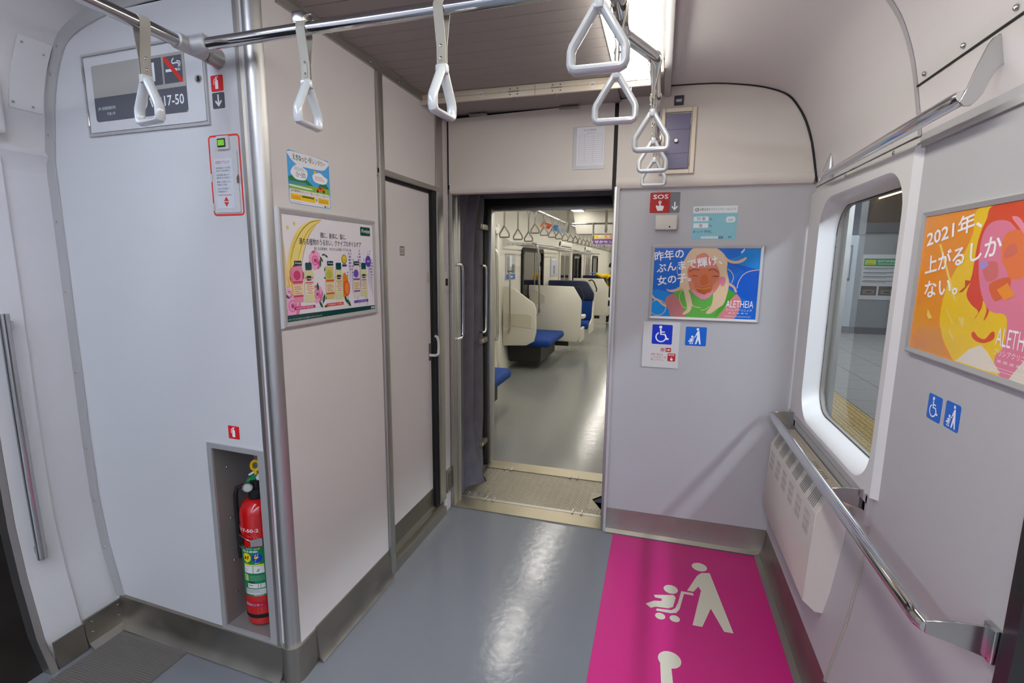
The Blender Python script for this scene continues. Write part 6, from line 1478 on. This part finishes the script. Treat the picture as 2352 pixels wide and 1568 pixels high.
# pipes and straps of the next car
for x, y0, y1, lb in ((-1.435, 5.4, 18.0, 'long strap pipe on the left side of the next car'), (-.05, 3.9, 18.0, 'long strap pipe on the right side of the next car')):
    t = empty('overhead_pipe', (x, y0, 2.1), lb, 'pipe'); mb = MB(); mb.tube([(x, y0, 2.1), (x, y1, 2.1)], .016, SATIN, 10); put(t, 'bar', mb)
    for y in (y0+.02, 7.88, 11.0, 14.2, 17.8): mb = MB(); mb.tube([(x, y, 2.1), (x, y, 2.33)], .010, SATIN, 8); put(t, 'support', mb)
for y, lb in ((5.70, 'crosswise strap pipe hidden just above the gangway header'), (7.88, 'crosswise strap pipe over the first seat bay of the next car'), (11.5, 'crosswise strap pipe by the second door of the next car')):
    t = empty('overhead_pipe', (-.75, y, 2.1), lb, 'pipe'); mb = MB(); mb.tube([(-1.435, y, 2.1), (-.05, y, 2.1)], .014, SATIN, 10); put(t, 'bar', mb)
mb = MB(); mb.tube([(-1.48, 3.9, 2.1), (-1.48, 5.9, 2.1)], .015, SATIN, 10); t = empty('overhead_pipe', (-1.48, 4.9, 2.1), 'short strap pipe before the first door of the next car', 'pipe'); put(t, 'bar', mb)
GF = 'hanging straps of the next car'
SL, KL = strap_proto('hanging_strap', (-1.48, 4.30, ZP), 'long-belted strap before the first door of the next car, cut by the left frame', GF, HANDLEF, HANDLEF, drop=.10, seg=8)
for i, y in enumerate((4.73, 5.21, 5.66)): dup(SL, KL, (-1.48, y, ZP), 0, 'long-belted strap before the first door of the next car, %s from the gangway frame' % ('second', 'third', 'fourth')[i])
SN, KN_ = strap_proto('hanging_strap', (-1.435, 5.78, ZP), 'nearest short strap on the left pipe of the next car', GF, HANDLEF, HANDLEF, seg=8)
y = 6.26; i = 2
nm = ['', '', 'second', 'third', 'fourth', 'fifth', 'sixth', 'seventh', 'eighth', 'ninth', 'tenth', 'eleventh', 'twelfth', 'thirteenth', 'fourteenth', 'fifteenth', 'sixteenth', 'seventeenth', 'eighteenth', 'nineteenth', 'twentieth', 'twenty-first', 'twenty-second', 'twenty-third', 'twenty-fourth', 'twenty-fifth']
while y < 17.6: dup(SN, KN_, (-1.435, y, ZP), 0, '%s short strap on the left pipe of the next car' % nm[i]); y += .48; i += 1
for x, y, rz, lb in ((-1.035, 5.70, PI/2, 'strap hanging edge-on in the aisle of the next car, left of two'), (-.605, 5.70, PI/2, 'strap hanging edge-on in the aisle of the next car, right of two'),
                     (-1.03, 7.88, PI/2, 'strap hanging edge-on just left of the hanging advert'), (-.62, 7.88, PI/2, 'strap hanging edge-on near the hanging advert, hidden side'),
                     (-1.05, 11.5, PI/2, 'strap hanging edge-on far down the aisle of the next car'), (-1.25, 11.5, PI/2, 'strap hanging edge-on by the second door pipe of the next car')):
    dup(SN, KN_, (x, y, ZP), rz, lb)

# cleaner in yellow sleeves leaning over the second seat bay
def skin(name, chains, m, parent, sub=2):
    me = bpy.data.meshes.new(name); vs = []; es = []; rs = []; idx = {}
    o3 = ORG[parent.name] if parent else Vector((0, 0, 0))
    for ch in chains:
        prev = None
        for key, co, r in ch:
            if key not in idx: idx[key] = len(vs); vs.append(Vector(co)-o3); rs.append(r)
            if prev is not None: es.append((prev, idx[key]))
            prev = idx[key]
    me.from_pydata(vs, es, []); o = bpy.data.objects.new(name, me); COL.objects.link(o)
    md = o.modifiers.new('s', 'SKIN'); sv = me.skin_vertices[0].data
    for i, r in enumerate(rs): sv[i].radius = (r if isinstance(r, tuple) else (r, r)); sv[i].use_root = (i == 0)
    md.use_smooth_shade = True
    s2 = o.modifiers.new('u', 'SUBSURF'); s2.levels = sub; s2.render_levels = sub
    bpy.context.view_layer.update()
    m2 = bpy.data.meshes.new_from_object(o.evaluated_get(bpy.context.evaluated_depsgraph_get()))
    o.modifiers.clear(); o.data = m2; m2.materials.clear(); m2.materials.append(m)
    m2.polygons.foreach_set('use_smooth', [True]*len(m2.polygons))
    o.parent = parent; ORG[o.name] = o3; return o
px, pyy = -1.15, 12.95
t = empty('person', (px, pyy, 0), 'person in yellow sleeves, black vest, cap and white mask wiping beyond the seats', 'person')
Hd = (px-.02, pyy-.02, 1.405)
body = skin('body', [[('pel', (px, pyy, .80), (.15, .11)), ('wa', (px, pyy, .93), (.13, .10)), ('ch', (px-.01, pyy, 1.12), (.155, .11)), ('nk0', (px-.015, pyy, 1.22), (.09, .08)), ('nk', (px-.018, pyy-.01, 1.28), .05), ('hd0', (px-.02, pyy-.015, 1.33), .065), ('hd', (Hd[0], Hd[1], Hd[2]), (.082, .095)), ('hd2', (Hd[0], Hd[1], 1.475), .06)],
     [('pel', 0, 0), ('lh', (px-.09, pyy, .74), .095), ('lk', (px-.10, pyy-.02, .43), .06), ('la', (px-.10, pyy+.02, .08), .040), ('lt', (px-.10, pyy-.14, .035), .035)],
     [('pel', 0, 0), ('rh', (px+.09, pyy, .74), .095), ('rk', (px+.10, pyy-.02, .43), .06), ('ra', (px+.10, pyy+.02, .08), .040), ('rt', (px+.10, pyy-.14, .035), .035)],
     [('ch', 0, 0), ('ls', (px-.155, pyy-.01, 1.20), .062), ('le', (px-.28, pyy-.14, 1.165), .048), ('lw', (px-.42, pyy-.24, 1.25), .034)],
     [('ch', 0, 0), ('rs', (px+.17, pyy-.01, 1.17), .062), ('re', (px+.22, pyy-.06, .93), .046), ('rw', (px+.14, pyy-.26, .95), .032)]], FAB_Y, t)
m_ = body.data; m_.materials.append(FAB_N); m_.materials.append(SKIN)
for f_ in m_.polygons:
    c = f_.center
    f_.material_index = 1 if c.z < .86 else (2 if c.z > 1.235 and abs(c.x) < .13 else 0)
skin('vest', [[('a', (px, pyy, .86), (.165, .125)), ('b', (px, pyy, .98), (.15, .12)), ('c', (px-.01, pyy, 1.12), (.185, .135)), ('d', (px-.015, pyy, 1.20), (.12, .10))]], FAB_K, t, 2)
def hand(side_, wrist, d, m):
    d = Vector(d).normalized(); w0 = Vector(wrist); sidev = Vector((0, -1, 0)) if side_ < 0 else Vector((-1, 0, 0)); dn = d.cross(sidev)
    ch = [[('w', w0, .026), ('p', w0+d*.05, (.034, .018)), ('q', w0+d*.085, (.036, .016))]]
    for i, (o_, L) in enumerate(((-.03, .060), (-.010, .072), (.010, .068), (.030, .052))):
        b_ = w0+d*.085+sidev*o_
        ch.append([('q', 0, 0), ('f%d' % i, b_+d*.012, .0095), ('g%d' % i, b_+d*(.012+L*.5)-Vector((0,0,.008)), .009), ('h%d' % i, b_+d*(L*.85)-Vector((0,0,.028)), .0075)])
    ch.append([('p', 0, 0), ('t0', w0+d*.055-sidev*.045, .011), ('t1', w0+d*.085-sidev*.062-Vector((0,0,.01)), .009)])
    skin('hand', ch, m, t, 1)
hand(-1, (px-.42, pyy-.24, 1.25), (-.9, -.3, .10), GLOVE); hand(1, (px+.14, pyy-.26, .95), (-.3, -.9, -.1), GLOVE)
mb = MB(); mb.rev([(.0001, .125), (.05, .118), (.085, .09), (.098, .05), (.100, .01), (.096, 0)], (Hd[0], Hd[1], Hd[2]+.0), HAIRM, 20); mb.box(Hd[0]-.06, Hd[0]+.06, Hd[1]-.17, Hd[1]-.08, Hd[2]+.025, Hd[2]+.035, FAB_K, bev=.004, seg=1); put(t, 'cap', mb)
mb = MB(); mb.rev([(.0001, .100), (.03, .097), (.058, .075), (.072, .04), (.074, 0), (.060, -.045), (.03, -.07), (.0001, -.075)], (Hd[0], Hd[1]-.03, Hd[2]-.03), WHITEC, 16); mb.v = [(Hd[0]+(x-Hd[0])*1.0, Hd[1]-.035+(y_-Hd[1])*.80, z) if z > 1.30 else (x, Hd[1]-.035+(y_-Hd[1])*.8, z) for x, y_, z in mb.v]
mb.v = [(x, min(y_, Hd[1]-.01), Hd[2]-.055+(z-(Hd[2]-.03))*.62) for x, y_, z in mb.v]; put(t, 'face_mask', mb)
mb = MB()
for sx in (-1, 1): mb.rev([(.0001, -.006), (.008, -.003), (.010, 0)], (Hd[0]+sx*.030, Hd[1]-.092, Hd[2]+.008), FAB_K, 10, 'y')
put(t, 'eyes', mb)

# ================================================================== the platform outside the window
t = struct('floor_3', MB().box(.95, 9.0, -6, 26, -.30, -.065, PLAT), label='station platform outside the right windows')
src = None
for i in range(5):
    for j in range(22):
        x, y = 2.18+i*.60, 3.6+j*.60
        if src is None:
            src = obj('platform_tile', MB().box(.004, .596, .004, .596, -.065, -.056, PLAT, bev=.002, seg=1), t); src.location = (x, y, 0)
        else: piece(src, (x, y, 0), t)
src = None
for i in range(4):
    for j in range(26):
        x, y = .955+i*.305, 2.4+j*.305
        if src is None:
            mb = MB(); mb.box(.003, .300, .003, .300, -.065, -.052, TACT, bev=.002, seg=1)
            for a in range(5):
                for b in range(5): mb.box(.03+a*.056, .05+a*.056, .03+b*.056, .05+b*.056, -.052, -.047, TACT)
            src = obj('tactile_tile', mb, t); src.location = (x, y, 0)
        else: piece(src, (x, y, 0), t)
mb = MB(); mb.prism([(4.28, 13.30, -.06), (3.2, 14.1, -.06), (3.2, 14.3, -.06), (4.28, 13.5, -.06)], (0, 0, 2.25), BWALL); mb.prism([(4.28, 13.30, 2.19), (3.2, 14.1, 2.19), (3.2, 14.3, 2.19), (4.28, 13.5, 2.19)], (0, 0, 1.3), mat('dark_upper_wall', '#3C3E48', .6))
mb.prism([(4.285, 13.285, -.06), (3.19, 14.085, -.06), (3.19, 14.10, -.06), (4.28, 13.30, -.06)], (0, 0, .16), mat('station_skirting', '#5E6068', .6))
wa_ = struct('wall_station', mb, label='white angled wall of the station building outside')
mb = MB(); mb.box(4.28, 9.0, 13.30, 13.5, -.06, 2.26, BWALL2); mb.box(4.39, 9.0, 13.26, 13.30, 2.24, 2.46, mat('sign_box_grey', '#55585F', .5)); mb.box(4.28, 9.0, 13.35, 13.5, 2.26, 3.4, mat('upper_wall_brown', '#4A3E36', .7)); mb.box(4.26, 4.39, 13.28, 13.32, 2.2, 3.3, mat('station_post', '#85888E', .5))
mb.box(4.28, 9.0, 13.285, 13.30, -.06, .10, mat('station_skirting', '#5E6068', .6))
struct('wall_station_2', mb, label='grey wall of the station building with the green headed notice')
mb = MB(); mb.box(.95, 9.0, -6, 26, 3.3, 3.4, mat('canopy', '#5E5F66', .7)); struct('ceiling_3', mb, label='platform canopy outside')
fn = lambda a, b, c: (a, 13.298-c, b)
o = obj('notice_board', board(fn, 4.40, 5.45, .74, 1.76, 0, .01, ink('#C9CCD2')), label='green headed notice board on the station wall seen through the window', cat='notice')
p = P(lambda a, b, c: fn(a, b, .012+c*3)); p.rect(4.43, 5.42, 1.50, 1.67, '#2F8F62', 1); p.rect(4.45, 4.66, 1.53, 1.64, '#C8D23C', 2); p.text('お知らせ', 4.47, 1.58, .03, '#2A6A3A', 3, w=.13); p.rect(4.48, 4.62, 1.545, 1.555, '#2A6A3A', 3)
p.text('臨時列車運転のご案内', 4.70, 1.585, .055, '#DCE8E0', 3, w=.55); p.rect(4.70, 5.1, 1.545, 1.555, '#DCE8E0', 3)
for k, b in enumerate((1.45, 1.35, 1.26, 1.16)): p.rect(4.44, 4.455, b-.008, b+.008, '#20242A', 2); p.rect(4.46, 5.35-.1*(k % 2), b, b+.012, '#4A5058', 2); p.rect(4.46, 4.90, b-.028, b-.020, '#6A7078', 2)
for a0 in (4.425, 4.775, 5.125): p.rect(a0, a0+.31, .84, 1.05, '#5E5650', 2); p.rect(a0+.04, a0+.27, .87, .97, '#7E766E', 3); p.rect(a0+.10, a0+.22, .90, .93, '#48423E', 4)
obj('printing', p, o)
dv = Vector((4.28-3.2, 13.30-14.1, 0)).normalized(); nv = Vector((-.8, -1.08, 0)).normalized()
fa = lambda a, b, c: tuple(Vector((4.28, 13.30, 0))+dv*a+nv*c+Vector((0, 0, b)))
t = obj('wall_hatch_window', board(fa, -.62, -.10, 1.16, 1.97, .0, .02, mat('office_frame', '#5A6068', .5)), label='grey framed office window in the white station wall', cat='window')
obj('pane', board(fa, -.58, -.20, 1.24, 1.90, .02, .024, mat('office_pane', '#9AB0B4', .2)), t); obj('mullion', board(fa, -.18, -.12, 1.22, 1.92, .02, .03, ink('#C2C8CC')), t)
for x, y0, y1, lb in ((4.60, -4, 15.0, 'nearest lamp tube row under the platform canopy'), (5.17, -4, 17.1, 'middle lamp tube row under the platform canopy'), (5.76, -4, 19.3, 'outermost lamp tube row under the platform canopy')):
    obj('platform_lamp', MB().tube([(x, y0, 3.0), (x, y1, 3.0)], .018, TUBEM, 8), label=lb, cat='lamp')
